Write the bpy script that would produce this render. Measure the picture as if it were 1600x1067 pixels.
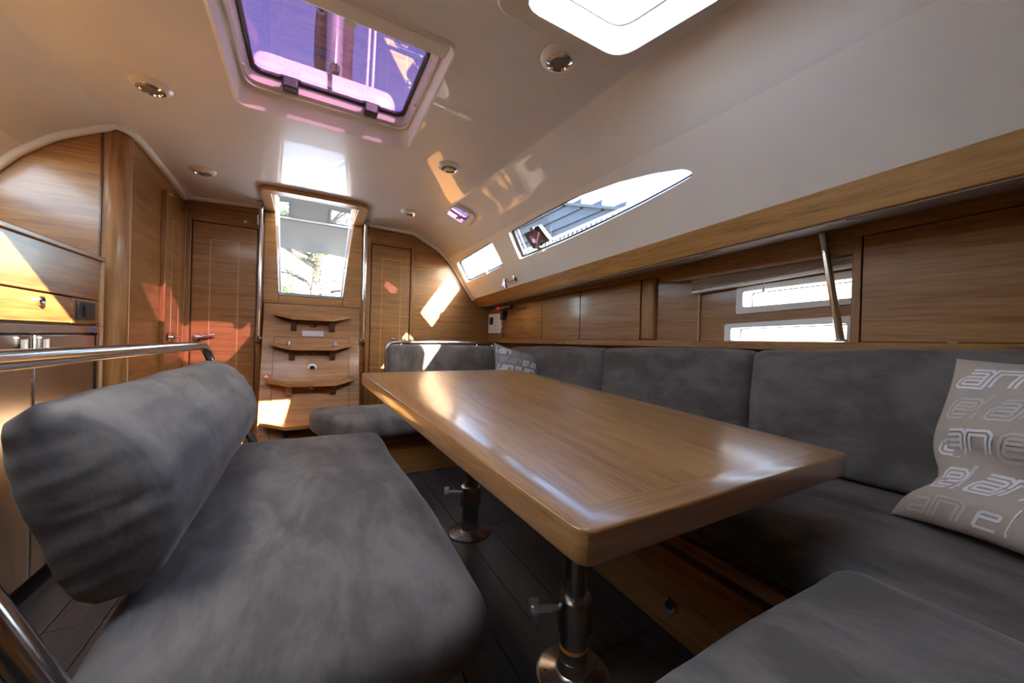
import bpy, bmesh, math, random
from mathutils import Vector, Matrix, noise
from mathutils.geometry import delaunay_2d_cdt
random.seed(7)
for o in list(bpy.data.objects): bpy.data.objects.remove(o)
SC = bpy.context.scene
COL = SC.collection

# ------------------------------------------------------------------ camera
def set_camera():
    y, p, r = [math.radians(a) for a in (28.9, -.3, 1.64)]
    F = Vector((math.sin(y)*math.cos(p), math.cos(y)*math.cos(p), math.sin(p)))
    r0 = Vector((math.cos(y), -math.sin(y), 0)); u0 = r0.cross(F)
    R = math.cos(r)*r0 + math.sin(r)*u0; U = -math.sin(r)*r0 + math.cos(r)*u0
    cam = bpy.data.cameras.new('camera'); co = bpy.data.objects.new('camera', cam); COL.objects.link(co)
    m = Matrix((R, U, -F)).transposed().to_4x4(); m.translation = (0, 0, .9)
    co.matrix_world = m
    cam.sensor_width = 36; cam.lens = 570/1600*36; cam.clip_start = .02; cam.clip_end = 500
    SC.camera = co
set_camera()

# ------------------------------------------------------------------ light
SUN_DIR = Vector((-.46, 1, -.68)).normalized()
w = bpy.data.worlds.new('sky'); SC.world = w; w.use_nodes = True
nt = w.node_tree; bg = nt.nodes['Background']
sky = nt.nodes.new('ShaderNodeTexSky'); sky.sky_type = 'NISHITA'; sky.sun_disc = False
sky.sun_elevation = math.radians(30)
sky.sun_rotation = math.atan2(-SUN_DIR.x, -SUN_DIR.y)
sky.air_density = 1.0; sky.dust_density = 1.6; sky.ozone_density = 1.5
nt.links.new(sky.outputs[0], bg.inputs[0]); bg.inputs[1].default_value = 1.4
sl = bpy.data.lights.new('sun', 'SUN'); sl.energy = 38; sl.angle = .009; sl.color = (1, .93, .84)
so = bpy.data.objects.new('sun', sl); COL.objects.link(so)
so.rotation_euler = SUN_DIR.to_track_quat('-Z', 'Y').to_euler(); so.location = (3, -6, 6)
SC.view_settings.view_transform = 'Standard'; SC.view_settings.look = 'None'
SC.view_settings.gamma = 1; SC.view_settings.use_curve_mapping = False
SC.view_settings.exposure = 1.36
SC.cycles.use_denoising = True
SC.cycles.max_bounces = 14; SC.cycles.diffuse_bounces = 8; SC.cycles.glossy_bounces = 5
SC.cycles.transparent_max_bounces = 16; SC.cycles.sample_clamp_indirect = 6
SC.cycles.caustics_reflective = False; SC.cycles.caustics_refractive = False

# ------------------------------------------------------------------ materials
MATS = {}
def new_mat(name):
    m = bpy.data.materials.new(name); m.use_nodes = True; MATS[name] = m
    return m, m.node_tree, m.node_tree.nodes['Principled BSDF']
def plain(name, col, rough=.5, metal=0, coat=0, spec=.5, bump=0, bscale=200, emit=None):
    m, t, b = new_mat(name)
    tc = t.nodes.new('ShaderNodeTexCoord'); n = t.nodes.new('ShaderNodeTexNoise')
    n.inputs['Scale'].default_value = 6; n.inputs['Detail'].default_value = 3
    t.links.new(tc.outputs['Object'], n.inputs['Vector'])
    mx = t.nodes.new('ShaderNodeMix'); mx.data_type = 'RGBA'
    mx.inputs['A'].default_value = (*[c*.95 for c in col], 1); mx.inputs['B'].default_value = (*[min(1, c*1.04) for c in col], 1)
    t.links.new(n.outputs['Fac'], mx.inputs['Factor']); t.links.new(mx.outputs['Result'], b.inputs['Base Color'])
    b.inputs['Roughness'].default_value = rough; b.inputs['Metallic'].default_value = metal
    b.inputs['Coat Weight'].default_value = coat; b.inputs['Coat Roughness'].default_value = .02
    b.inputs['Specular IOR Level'].default_value = spec
    if bump:
        n2 = t.nodes.new('ShaderNodeTexNoise'); n2.inputs['Scale'].default_value = bscale
        t.links.new(tc.outputs['Object'], n2.inputs['Vector'])
        bp = t.nodes.new('ShaderNodeBump'); bp.inputs['Strength'].default_value = bump; bp.inputs['Distance'].default_value = .002
        t.links.new(n2.outputs['Fac'], bp.inputs['Height']); t.links.new(bp.outputs[0], b.inputs['Normal'])
    if emit:
        b.inputs['Emission Color'].default_value = (*col, 1); b.inputs['Emission Strength'].default_value = emit
    return m
def wood(name, c0, c1, c2, scale, rough=.40, coat=.22, bump=.12):
    m, t, b = new_mat(name)
    tc = t.nodes.new('ShaderNodeTexCoord'); mp = t.nodes.new('ShaderNodeMapping')
    mp.inputs['Scale'].default_value = scale
    t.links.new(tc.outputs['Object'], mp.inputs['Vector'])
    n = t.nodes.new('ShaderNodeTexNoise'); n.inputs['Scale'].default_value = 1; n.inputs['Detail'].default_value = 5
    n.inputs['Roughness'].default_value = .62; n.inputs['Distortion'].default_value = .5
    t.links.new(mp.outputs[0], n.inputs['Vector'])
    mp2 = t.nodes.new('ShaderNodeMapping'); mp2.inputs['Scale'].default_value = [s*5 for s in scale]
    t.links.new(tc.outputs['Object'], mp2.inputs['Vector'])
    n2 = t.nodes.new('ShaderNodeTexNoise'); n2.inputs['Scale'].default_value = 1; n2.inputs['Detail'].default_value = 3
    t.links.new(mp2.outputs[0], n2.inputs['Vector'])
    ad = t.nodes.new('ShaderNodeMath'); ad.operation = 'MULTIPLY_ADD'; ad.inputs[1].default_value = .45
    t.links.new(n2.outputs['Fac'], ad.inputs[0]); 
    sc = t.nodes.new('ShaderNodeMath'); sc.operation = 'MULTIPLY'; sc.inputs[1].default_value = .6
    t.links.new(n.outputs['Fac'], sc.inputs[0]); t.links.new(sc.outputs[0], ad.inputs[2])
    cr = t.nodes.new('ShaderNodeValToRGB'); e = cr.color_ramp.elements
    e[0].position = .36; e[0].color = (*c0, 1); e[1].position = .72; e[1].color = (*c2, 1)
    k = e.new(.53); k.color = (*c1, 1)
    t.links.new(ad.outputs[0], cr.inputs[0]); t.links.new(cr.outputs[0], b.inputs['Base Color'])
    b.inputs['Roughness'].default_value = rough; b.inputs['Coat Weight'].default_value = coat; b.inputs['Coat Roughness'].default_value = .12
    bp = t.nodes.new('ShaderNodeBump'); bp.inputs['Strength'].default_value = bump; bp.inputs['Distance'].default_value = .001
    t.links.new(ad.outputs[0], bp.inputs['Height']); t.links.new(bp.outputs[0], b.inputs['Normal'])
    return m
T0, T1, T2 = (.19, .080, .020), (.32, .146, .037), (.44, .225, .066)
wood('teak_wall', T0, T1, T2, (1.6, 1.6, 34))
wood('teak_long', T0, (.34, .162, .041), T2, (34, 1.4, 34))
wood('teak_cross', T0, (.34, .162, .041), T2, (1.4, 34, 34))
wood('teak_upright', T0, T1, T2, (26, 26, 1.5))
wood('table_wood', (.20, .088, .028), (.335, .160, .050), (.44, .235, .082), (30, 1.3, 30), rough=.3, coat=.4, bump=.2)
wood('table_wood_cross', (.20, .086, .027), (.325, .152, .046), (.42, .218, .075), (1.3, 30, 30), rough=.3, coat=.4)
wood('step_wood', (.25, .11, .03), (.41, .195, .056), (.54, .29, .10), (1.5, 20, 34))
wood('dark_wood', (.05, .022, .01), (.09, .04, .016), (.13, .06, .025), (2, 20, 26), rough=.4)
wood('floor_wood', (.035, .032, .03), (.055, .05, .046), (.085, .077, .07), (26, 1.5, 26), rough=.42, coat=.1)
wood('floor_joint', (.01, .01, .01), (.012, .012, .012), (.015, .015, .015), (26, 1.5, 26), rough=.8, coat=0)
plain('inlay', (.62, .42, .21), .3)
plain('gelcoat', (.85, .85, .85), .35, coat=1.0, spec=.35)
plain('gelcoat_side', (.90, .885, .855), .42, spec=.4, bump=.05, bscale=350)
plain('white_plastic', (.80, .79, .77), .35)
plain('cream_plastic', (.74, .71, .65), .3)
plain('soffit_grey', (.42, .38, .35), .5)
plain('black_plastic', (.02, .02, .022), .35)
plain('dark_plastic', (.03, .033, .04), .3)
plain('rubber', (.015, .015, .02), .45)
plain('red_plastic', (.6, .03, .02), .4)
plain('orange_tape', (.65, .22, .04), .5)
plain('steel', (.62, .61, .60), .16, metal=1)
plain('brushed_steel', (.50, .48, .45), .27, metal=1, bump=.02, bscale=60)
plain('chrome', (.8, .8, .8), .06, metal=1)
plain('dull_metal', (.42, .42, .43), .35, metal=.9)
plain('canvas', (.033, .036, .039), .8, bump=.2, bscale=300)
plain('bark', (.035, .03, .026), .9, bump=.8, bscale=40)
plain('pine_needles', (.02, .038, .006), .7)
plain('pine_needles_light', (.05, .055, .008), .7)
plain('deck_white', (.62, .60, .58), .4)
plain('slate', (.022, .026, .034), .7, bump=.5, bscale=30)
plain('ground', (.42, .40, .37), .9)
plain('rope', (.75, .73, .70), .8)
plain('mast_metal', (.40, .40, .42), .35, metal=.5)
plain('sail_cover', (.05, .045, .05), .8, bump=.6, bscale=60)
plain('blue_paint', (.10, .16, .45), .5)
plain('blind_cloth', (.72, .67, .62), .8)
plain('lens_grey', (.23, .22, .21), .25)
plain('pillow_cloth', (.50, .425, .335), .9, bump=.5, bscale=500)
plain('pillow_cloth_dark', (.27, .25, .23), .9, bump=.5, bscale=500)
plain('print_white', (.82, .80, .76), .85)
plain('print_pale', (.60, .555, .49), .85)
plain('print_grey', (.42, .40, .37), .85)

def suede(name, a, b_, seed):
    m, t, b = new_mat(name)
    tc = t.nodes.new('ShaderNodeTexCoord'); mp = t.nodes.new('ShaderNodeMapping')
    mp.inputs['Scale'].default_value = (3.4, 1.5, 2.6); mp.inputs['Location'].default_value = (seed, seed*2, seed*3)
    mp.inputs['Rotation'].default_value = (.3, .4, .7)
    t.links.new(tc.outputs['Object'], mp.inputs['Vector'])
    n = t.nodes.new('ShaderNodeTexNoise'); n.inputs['Scale'].default_value = 2.6; n.inputs['Detail'].default_value = 6
    n.inputs['Roughness'].default_value = .62; n.inputs['Distortion'].default_value = .35
    t.links.new(mp.outputs[0], n.inputs['Vector'])
    cr = t.nodes.new('ShaderNodeValToRGB'); e = cr.color_ramp.elements
    e[0].position = .40; e[0].color = (*a, 1); e[1].position = .60; e[1].color = (*b_, 1)
    t.links.new(n.outputs['Fac'], cr.inputs[0]); t.links.new(cr.outputs[0], b.inputs['Base Color'])
    b.inputs['Roughness'].default_value = .85; b.inputs['Specular IOR Level'].default_value = .2
    b.inputs['Sheen Weight'].default_value = .25; b.inputs['Sheen Roughness'].default_value = .4
    n2 = t.nodes.new('ShaderNodeTexNoise'); n2.inputs['Scale'].default_value = 420; t.links.new(tc.outputs['Object'], n2.inputs['Vector'])
    n3 = t.nodes.new('ShaderNodeTexNoise'); n3.inputs['Scale'].default_value = 14; n3.inputs['Detail'].default_value = 2
    t.links.new(mp.outputs[0], n3.inputs['Vector'])
    ad = t.nodes.new('ShaderNodeMath'); ad.operation = 'MULTIPLY_ADD'; ad.inputs[1].default_value = .08
    t.links.new(n2.outputs['Fac'], ad.inputs[0]); t.links.new(n3.outputs['Fac'], ad.inputs[2])
    bp = t.nodes.new('ShaderNodeBump'); bp.inputs['Strength'].default_value = .28; bp.inputs['Distance'].default_value = .006
    t.links.new(ad.outputs[0], bp.inputs['Height']); t.links.new(bp.outputs[0], b.inputs['Normal'])
suede('suede_a', (.098, .086, .073), (.172, .151, .130), 1.3)
suede('suede_b', (.114, .100, .086), (.188, .166, .144), 4.1)
suede('suede_c', (.114, .100, .086), (.198, .174, .151), 7.7)

def glass(name, tint, refl=.06):
    m = bpy.data.materials.new(name); m.use_nodes = True; MATS[name] = m; t = m.node_tree
    for n in list(t.nodes): t.nodes.remove(n)
    o = t.nodes.new('ShaderNodeOutputMaterial'); tr = t.nodes.new('ShaderNodeBsdfTransparent'); gl = t.nodes.new('ShaderNodeBsdfGlossy')
    tr.inputs[0].default_value = (*tint, 1); gl.inputs['Roughness'].default_value = .02; gl.inputs[0].default_value = (.9, .9, .9, 1)
    mx = t.nodes.new('ShaderNodeMixShader'); lw = t.nodes.new('ShaderNodeLayerWeight'); lw.inputs[0].default_value = .25
    ml = t.nodes.new('ShaderNodeMath'); ml.operation = 'MULTIPLY_ADD'; ml.inputs[1].default_value = .35; ml.inputs[2].default_value = refl
    t.links.new(lw.outputs['Fresnel'], ml.inputs[0]); t.links.new(ml.outputs[0], mx.inputs[0])
    t.links.new(tr.outputs[0], mx.inputs[1]); t.links.new(gl.outputs[0], mx.inputs[2]); t.links.new(mx.outputs[0], o.inputs[0])
glass('clear_glass', (.93, .95, .95), .02)
glass('violet_glass', (.092, .045, .082), .0)
m = bpy.data.materials.new('fill_diffuser'); m.use_nodes = True; MATS['fill_diffuser'] = m  # translucent diffuser, serves only the added fill skylight over the galley
_t = m.node_tree; _t.nodes.remove(_t.nodes['Principled BSDF'])
_tr = _t.nodes.new('ShaderNodeBsdfTranslucent'); _tr.inputs[0].default_value = (.94, .92, .90, 1)
_df = _t.nodes.new('ShaderNodeBsdfDiffuse'); _df.inputs[0].default_value = (.75, .72, .68, 1)
_mx = _t.nodes.new('ShaderNodeMixShader'); _mx.inputs[0].default_value = .08
_t.links.new(_tr.outputs[0], _mx.inputs[1]); _t.links.new(_df.outputs[0], _mx.inputs[2]); _t.links.new(_mx.outputs[0], _t.nodes['Material Output'].inputs[0])
glass('canvas_window', (.85, .87, .9), .02)

# ------------------------------------------------------------------ mesh helpers
class MB:
    def __init__(s): s.v = []; s.f = []
    def add(s, vs, fs):
        k = len(s.v); s.v += [tuple(p) for p in vs]; s.f += [[i+k for i in f] for f in fs]; return s
    def hexa(s, p):   # 4 bottom ccw + 4 top
        return s.add(p, [(3, 2, 1, 0), (4, 5, 6, 7), (0, 1, 5, 4), (1, 2, 6, 5), (2, 3, 7, 6), (3, 0, 4, 7)])
    def box(s, a, b):
        x0, y0, z0 = [min(i, j) for i, j in zip(a, b)]; x1, y1, z1 = [max(i, j) for i, j in zip(a, b)]
        return s.hexa([(x0, y0, z0), (x1, y0, z0), (x1, y1, z0), (x0, y1, z0), (x0, y0, z1), (x1, y0, z1), (x1, y1, z1), (x0, y1, z1)])
    def prism(s, poly, fn0, fn1):
        n = len(poly); a = [fn0(*p) for p in poly]; b = [fn1(*p) for p in poly]
        fs = [tuple(range(n))[::-1], tuple(range(n, 2*n))] + [(i, (i+1) % n, n+(i+1) % n, n+i) for i in range(n)]
        return s.add(a+b, fs)
    def tube(s, path, r, n=12, caps=True, closed=False):
        P = [Vector(p) for p in path]; rings = []; prev = None
        m = len(P)
        for i, p in enumerate(P):
            if closed: d = P[(i+1) % m]-P[i-1]
            else: d = P[min(i+1, m-1)]-P[max(i-1, 0)]
            d.normalize()
            if prev is None:
                a = d.orthogonal().normalized()
            else:
                a = (prev - d*prev.dot(d)).normalized()
            prev = a; b = d.cross(a)
            rr = r[i] if isinstance(r, (list, tuple)) else r
            rings.append([p + (a*math.cos(2*math.pi*k/n)+b*math.sin(2*math.pi*k/n))*rr for k in range(n)])
        vs = [q for R in rings for q in R]; fs = []
        for i in range(m if closed else m-1):
            for k in range(n):
                j = (i+1) % m
                fs.append((i*n+k, i*n+(k+1) % n, j*n+(k+1) % n, j*n+k))
        if caps and not closed: fs += [tuple(range(n))[::-1], tuple(range((m-1)*n, m*n))]
        return s.add(vs, fs)
    def lathe(s, prof, org, axis=(0, 0, 1), n=28):
        ax = Vector(axis).normalized(); a = ax.orthogonal().normalized(); b = ax.cross(a); O = Vector(org)
        vs = []; fs = []
        for (r, h) in prof:
            for k in range(n):
                t = 2*math.pi*k/n; vs.append(O+ax*h+(a*math.cos(t)+b*math.sin(t))*r)
        for i in range(len(prof)-1):
            for k in range(n): fs.append((i*n+k, i*n+(k+1) % n, (i+1)*n+(k+1) % n, (i+1)*n+k))
        fs += [tuple(range(n))[::-1], tuple(range((len(prof)-1)*n, len(prof)*n))]
        return s.add(vs, fs)
    def grid(s, fn, nu, nv):
        vs = [fn(i/nu, j/nv) for i in range(nu+1) for j in range(nv+1)]
        fs = [(i*(nv+1)+j, (i+1)*(nv+1)+j, (i+1)*(nv+1)+j+1, i*(nv+1)+j+1) for i in range(nu) for j in range(nv)]
        return s.add(vs, fs)
    def rbox(s, size, r, fn, n=(10, 10, 6), puff=0.0, wr=0.0, seed=0):
        """rounded, puffed box in local coordinates -size/2..size/2 mapped by fn"""
        hx, hy, hz = [q/2 for q in size]; idx = {}; vs = []; fs = []
        def P(i, j, k):
            key = (i, j, k)
            if key in idx: return idx[key]
            u, v, q = [2*a/b-1 for a, b in zip((i, j, k), n)]
            e = lambda t: math.copysign(abs(math.sin(t*math.pi/2)), t)*.55+t*.45
            p = Vector((e(u)*hx, e(v)*hy, e(q)*hz))
            c = Vector((max(-hx+r, min(hx-r, p.x)), max(-hy+r, min(hy-r, p.y)), max(-hz+r, min(hz-r, p.z))))
            d = p-c
            if d.length > 1e-9:
                m = max(abs(d.x), abs(d.y), abs(d.z)); d = d.normalized()*m
            nn = d.normalized() if d.length > 1e-9 else Vector((0, 0, 0))
            p = c+d
            U, V, Q = p.x/hx, p.y/hy, p.z/hz
            p.z += puff*max(0, Q)*(1-U*U)*(1-V*V); p.x += puff*.5*U*(1-V*V)*(1-Q*Q); p.y += puff*.5*V*(1-U*U)*(1-Q*Q)
            if wr:
                t = noise.noise(Vector((p.x*7+seed, p.y*5, p.z*9+seed)))+.5*noise.noise(Vector((p.x*15+seed, p.y*13, p.z*17)))
                p += nn*wr*t
            idx[key] = len(vs); vs.append(fn(p.x, p.y, p.z)); return idx[key]
        nx, ny, nz = n
        for i in range(nx):
            for j in range(ny):
                fs.append((P(i, j, 0), P(i, j+1, 0), P(i+1, j+1, 0), P(i+1, j, 0)))
                fs.append((P(i, j, nz), P(i+1, j, nz), P(i+1, j+1, nz), P(i, j+1, nz)))
        for i in range(nx):
            for k in range(nz):
                fs.append((P(i, 0, k), P(i+1, 0, k), P(i+1, 0, k+1), P(i, 0, k+1)))
                fs.append((P(i, ny, k), P(i, ny, k+1), P(i+1, ny, k+1), P(i+1, ny, k)))
        for j in range(ny):
            for k in range(nz):
                fs.append((P(0, j, k), P(0, j, k+1), P(0, j+1, k+1), P(0, j+1, k)))
                fs.append((P(nx, j, k), P(nx, j+1, k), P(nx, j+1, k+1), P(nx, j, k+1)))
        return s.add(vs, fs)
    def build(s, name, mat, parent=None, smooth=True, bevel=0, fixn=True):
        me = bpy.data.meshes.new(name); me.from_pydata(s.v, [], s.f); me.update()
        if fixn:
            bm = bmesh.new(); bm.from_mesh(me); bmesh.ops.recalc_face_normals(bm, faces=bm.faces); bm.to_mesh(me); bm.free()
        if smooth:
            me.shade_smooth(); me.set_sharp_from_angle(angle=math.radians(38))
        me.materials.append(MATS[mat])
        o = bpy.data.objects.new(name, me); COL.objects.link(o)
        if bevel:
            b = o.modifiers.new('bevel', 'BEVEL'); b.width = bevel; b.segments = 2; b.limit_method = 'ANGLE'; b.angle_limit = math.radians(40)
        if parent: attach(o, parent)
        return o
def attach(o, parent):
    o.parent = parent
    if parent.type == 'EMPTY': o.matrix_parent_inverse = Matrix.Translation(-Vector(parent.location))
def tag(o, label, cat, group=None):
    o['label'] = label; o['category'] = cat
    if group: o['group'] = group
    return o
def thing(name, label, cat, loc, group=None):
    o = bpy.data.objects.new(name, None); o.location = loc; o.empty_display_size = .05; COL.objects.link(o)
    return tag(o, label, cat, group)
def struct(o): o['kind'] = 'structure'; return o
def sthing(name, loc):
    o = bpy.data.objects.new(name, None); o.location = loc; o.empty_display_size = .05; COL.objects.link(o); o['kind'] = 'structure'; return o
def copy_thing(o, loc, label, group=None):
    c = o.copy(); COL.objects.link(c); c.location = loc; c['label'] = label
    if group: c['group'] = group
    def rec(src, dst):
        for ch in list(src.children):
            d = ch.copy(); COL.objects.link(d); d.parent = dst; d.matrix_parent_inverse = ch.matrix_parent_inverse.copy(); rec(ch, d)
    rec(o, c); return c
def rrect(x0, x1, y0, y1, r, n=5):
    out = []
    for cx, cy, a in ((x1-r, y1-r, 0), (x0+r, y1-r, 90), (x0+r, y0+r, 180), (x1-r, y0+r, 270)):
        for k in range(n+1):
            t = math.radians(a+90*k/n); out.append((cx+r*math.cos(t), cy+r*math.sin(t)))
    return out
def rpoly(pts, r, n=4):
    out = []; m = len(pts)
    for i in range(m):
        p = Vector(pts[i]); a = (Vector(pts[i-1])-p); b = (Vector(pts[(i+1) % m])-p)
        q = min(r, a.length*.45, b.length*.45); A = p+a.normalized()*q; B = p+b.normalized()*q
        for k in range(n+1):
            t = k/n; out.append(tuple((1-t)**2*A+2*t*(1-t)*p+t*t*B))
    return out
def inside(p, poly):
    x, y = p; c = False; n = len(poly)
    for i in range(n):
        x0, y0 = poly[i]; x1, y1 = poly[i-1]
        if (y0 > y) != (y1 > y) and x < (x1-x0)*(y-y0)/(y1-y0)+x0: c = not c
    return c
def sheet(fn, outer, holes, us=(), vs=()):
    """triangulated surface patch with holes in a (u,v) domain"""
    pts = []; edges = []
    for loop in [outer]+holes:
        k = len(pts); n = len(loop)
        pts += [Vector(p) for p in loop]; edges += [(k+i, k+(i+1) % n) for i in range(n)]
    for u in us:
        for v in vs:
            if inside((u, v), outer) and not any(inside((u, v), h) for h in holes): pts.append(Vector((u, v)))
    V, E, Fc, *_ = delaunay_2d_cdt(pts, edges, [], 0, 1e-6)
    mb = MB(); fs = []
    for f in Fc:
        c = sum((V[i] for i in f), Vector((0, 0)))/len(f)
        if inside(c, outer) and not any(inside(c, h) for h in holes): fs.append(list(f))
    mb.add([fn(*p) for p in V], fs); return mb
def ring(poly_out, poly_in, fo0, fi0, fo1, fi1):
    """closed ring solid between two loops of equal length, bottom (0) and top (1)"""
    n = len(poly_out); m = MB()
    vs = [fo0(*p) for p in poly_out]+[fi0(*p) for p in poly_in]+[fo1(*p) for p in poly_out]+[fi1(*p) for p in poly_in]
    fs = []
    for i in range(n):
        j = (i+1) % n
        fs += [(i, j, n+j, n+i), (2*n+i, 3*n+i, 3*n+j, 2*n+j), (i, 2*n+i, 2*n+j, j), (n+i, n+j, 3*n+j, 3*n+i)]
    return m.add(vs, fs)

# ------------------------------------------------------------------ deckhead shell profile
CX = .035
PA = [(.755, 1.794), (.79, 1.782), (.86, 1.748), (1.0, 1.675), (1.10, 1.585), (1.335, 1.262)]
PB = [(.955, 1.862), (.985, 1.850), (1.035, 1.822), (1.14, 1.75), (1.235, 1.655), (1.452, 1.392)]
PS = [1, 1.2, 1.4, 1.7, 2, 3]
def shell(s, Y, off=0.0):
    t = min((3.2-Y)/2.2, 1.9); sg = 1 if s >= 0 else -1; a = abs(s)
    P = [(p[0]+(q[0]-p[0])*t, p[1]+(q[1]-p[1])*t) for p, q in zip(PA, PB)]
    def at(a):
        if a <= 1: return (CX+(P[0][0]-CX)*a, P[0][1]+.015*(1-a*a))
        i = 0
        while i < 4 and a > PS[i+1]: i += 1
        k = (a-PS[i])/(PS[i+1]-PS[i]); p1 = P[i]; p2 = P[i+1]
        if i < 3:
            p0 = P[i-1] if i > 0 else (P[0][0]-.1, P[0][1]); p3 = P[i+2]
            return tuple(.5*(2*p1[j]+(p2[j]-p0[j])*k+(2*p0[j]-5*p1[j]+4*p2[j]-p3[j])*k*k+(3*p1[j]-p0[j]-3*p2[j]+p3[j])*k**3) for j in (0, 1))
        return tuple(p1[j]+(p2[j]-p1[j])*k for j in (0, 1))
    x, z = at(a)
    if off:
        e = .02; x0, z0 = at(max(0, a-e)); x1, z1 = at(min(3, a+e)); d = math.hypot(x1-x0, z1-z0)
        x += -(z1-z0)/d*off; z += (x1-x0)/d*off
    return (CX+sg*(x-CX), Y, z)
def flat_c1(Y): 
    t = min((3.2-Y)/2.2, 1.9); return .755+.20*t-CX
def sx(X, Y): return (X-CX)/flat_c1(Y)
def ceil_z(X, Y): return shell(sx(X, Y), Y)[2]

YF = -1.3          # forward bulkhead
HATCH_A = rrect(-.285, .405, 1.17, 1.89, .04)
def q(pts): return [(sx(x, y), y) for x, y in pts]
HATCH_B_OUT = rpoly([(.43, .965), (.925, .965), (1.01, .60), (1.06, .38), (.48, .38)], .06)
HATCH_B = rpoly([(.50, .905), (.875, .905), (.955, .60), (.985, .45), (.53, .45)], .06)
HATCH_C = rrect(-.50, -.02, .10, .62, .05)
HATCH_E = rpoly([(-.87, 1.17), (-.56, 1.17), (-.56, .36), (-.98, .36)], .05)
SMALL = rpoly([(1.15, 2.55), (1.13, 2.40), (1.48, 2.36), (1.53, 2.53)], .06)
W1 = rpoly([(2.07, 3.10), (1.99, 2.43), (2.50, 2.45), (2.56, 3.13)], .05)
W2 = rpoly([(1.98, 2.19), (1.96, 1.83), (1.96, 1.51), (2.02, 1.27), (2.12, 1.08), (2.22, .955), (2.29, .93), (2.34, .935), (2.375, 1.03), (2.42, 1.2), (2.465, 1.45), (2.50, 1.76), (2.51, 2.23)], .03)
mir = lambda P: [(-a, b) for a, b in P]
ys = [YF+i*.125 for i in range(37) if YF+i*.125 < 3.28]
ss = [i*.125 for i in range(-8, 9)]+[s*k for s in (-1, 1) for k in (1.03, 1.06, 1.1, 1.15, 1.2, 1.25, 1.3, 1.4, 1.5, 1.6, 1.7, 1.8, 1.9, 2.02, 2.15, 2.4, 2.7, 2.9)]
NL, NR, NF = -.245, .28, 2.80
outer = [(-2.0, YF)]+[(s*.25, YF) for s in range(-7, 8)]+[(2.0, YF)]+[(2.0, y) for y in ys[1:]]+[(2.0, 3.28)] \
    + [(s*.25, 3.28) for s in range(7, 1, -1)]+[(sx(NR, 3.28), 3.28), (sx(NR, 3.0), 3.0), (sx(NR, NF), NF), (0, NF), (sx(NL, NF), NF), (sx(NL, 3.0), 3.0), (sx(NL, 3.28), 3.28)] \
    + [(s*.25, 3.28) for s in range(-2, -8, -1)]+[(-2.0, 3.28)]+[(-2.0, y) for y in reversed(ys[1:])]
w1u = [(min(p[0], 2.6), p[1]) for p in W1]
# the ceiling: glossy moulded part up to the crease, then the matt cabin sides as separate liner panels
CR = 1.9
def clip_outer(side):
    return [(side*CR, YF)]+[(side*CR, y) for y in ys[1:]]+[(side*CR, 3.28), (side*3, 3.28)]+[(side*3, y) for y in reversed(ys[1:])]+[(side*3, YF)]
outer_c = [(max(-CR, min(CR, a)), b) for a, b in outer]
top = sheet(shell, outer_c, [q(HATCH_A), q(HATCH_B), q(HATCH_C), q(HATCH_E), SMALL], ss, ys).build('ceiling', 'gelcoat', smooth=False, fixn=False)
struct(top); top.data.shade_smooth()
for side, nm in ((1, 'wall_starboard'), (-1, 'wall_port')):
    o = sheet(shell, clip_outer(side), [W1, W2] if side > 0 else [mir(W1), mir(W2)], ss, ys).build(nm, 'gelcoat_side', fixn=False)
    struct(o); o.data.shade_smooth()

# windows in the cabin side: reveal, pane, gasket
def cabin_window(name, loop, side=1):
    w = sthing(name, shell(loop[0][0], loop[0][1]))
    inn = loop; cx = sum(p[0] for p in loop)/len(loop); cy = sum(p[1] for p in loop)/len(loop)
    shrink = [(cx+(a-cx)*.90, cy+(b-cy)*.972) for a, b in loop]
    m = MB(); n = len(loop)
    vs = [shell(*p) for p in loop]+[shell(a, b, .045) for a, b in loop]
    m.add(vs, [(i, (i+1) % n, n+(i+1) % n, n+i) for i in range(n)]).build('window_frame', 'white_plastic', w, fixn=False)
    ring(loop, shrink, lambda a, b: shell(a, b, .030), lambda a, b: shell(a, b, .030), lambda a, b: shell(a, b, .044), lambda a, b: shell(a, b, .044)).build('gasket', 'rubber', w)
    m = MB(); m.add([shell(a, b, .047) for a, b in loop], [tuple(range(n))]).build('pane', 'clear_glass', w, smooth=False, fixn=False)
    return w
win1 = cabin_window('window_1', W1); win2 = cabin_window('window_2', W2)
cabin_window('window_6', mir(W1)); cabin_window('window_7', mir(W2))
# opening portlight set into the aft end of the long window
def portlight(w):
    lo = rpoly([(2.13, 2.10), (2.10, 1.93), (2.42, 1.90), (2.45, 2.09)], .02)
    li = rpoly([(2.19, 2.065), (2.165, 1.96), (2.375, 1.935), (2.40, 2.055)], .02)
    ring(lo, li, lambda a, b: shell(a, b, .035), lambda a, b: shell(a, b, .035), lambda a, b: shell(a, b, .06), lambda a, b: shell(a, b, .06)).build('port_frame', 'black_plastic', w)
    MB().add([shell(a, b, .05) for a, b in li], [tuple(range(len(li)))]).build('port_pane', 'violet_glass', w, fixn=False)
    MB().tube([shell(2.40, 2.06, .05), shell(2.17, 1.95, .05)], .006, 8).build('port_stay', 'white_plastic', w)
    for p in ((2.12, 1.99), (2.44, 2.02)):
        c = Vector(shell(p[0], p[1], .03)); MB().box(c-Vector((.012, .02, .012)), c+Vector((.012, .02, .012))).build('port_latch', 'black_plastic', w, bevel=.003)
    c = Vector(shell(2.52, 1.97, -.006)); MB().box(c-Vector((.008, .025, .01)), c+Vector((.008, .025, .01))).build('latch', 'white_plastic', w, bevel=.003)
portlight(win2)
c = Vector(shell(2.53, 2.72, -.006)); MB().box(c-Vector((.008, .02, .012)), c+Vector((.008, .02, .012))).build('latch', 'white_plastic', win1, bevel=.003)

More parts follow.
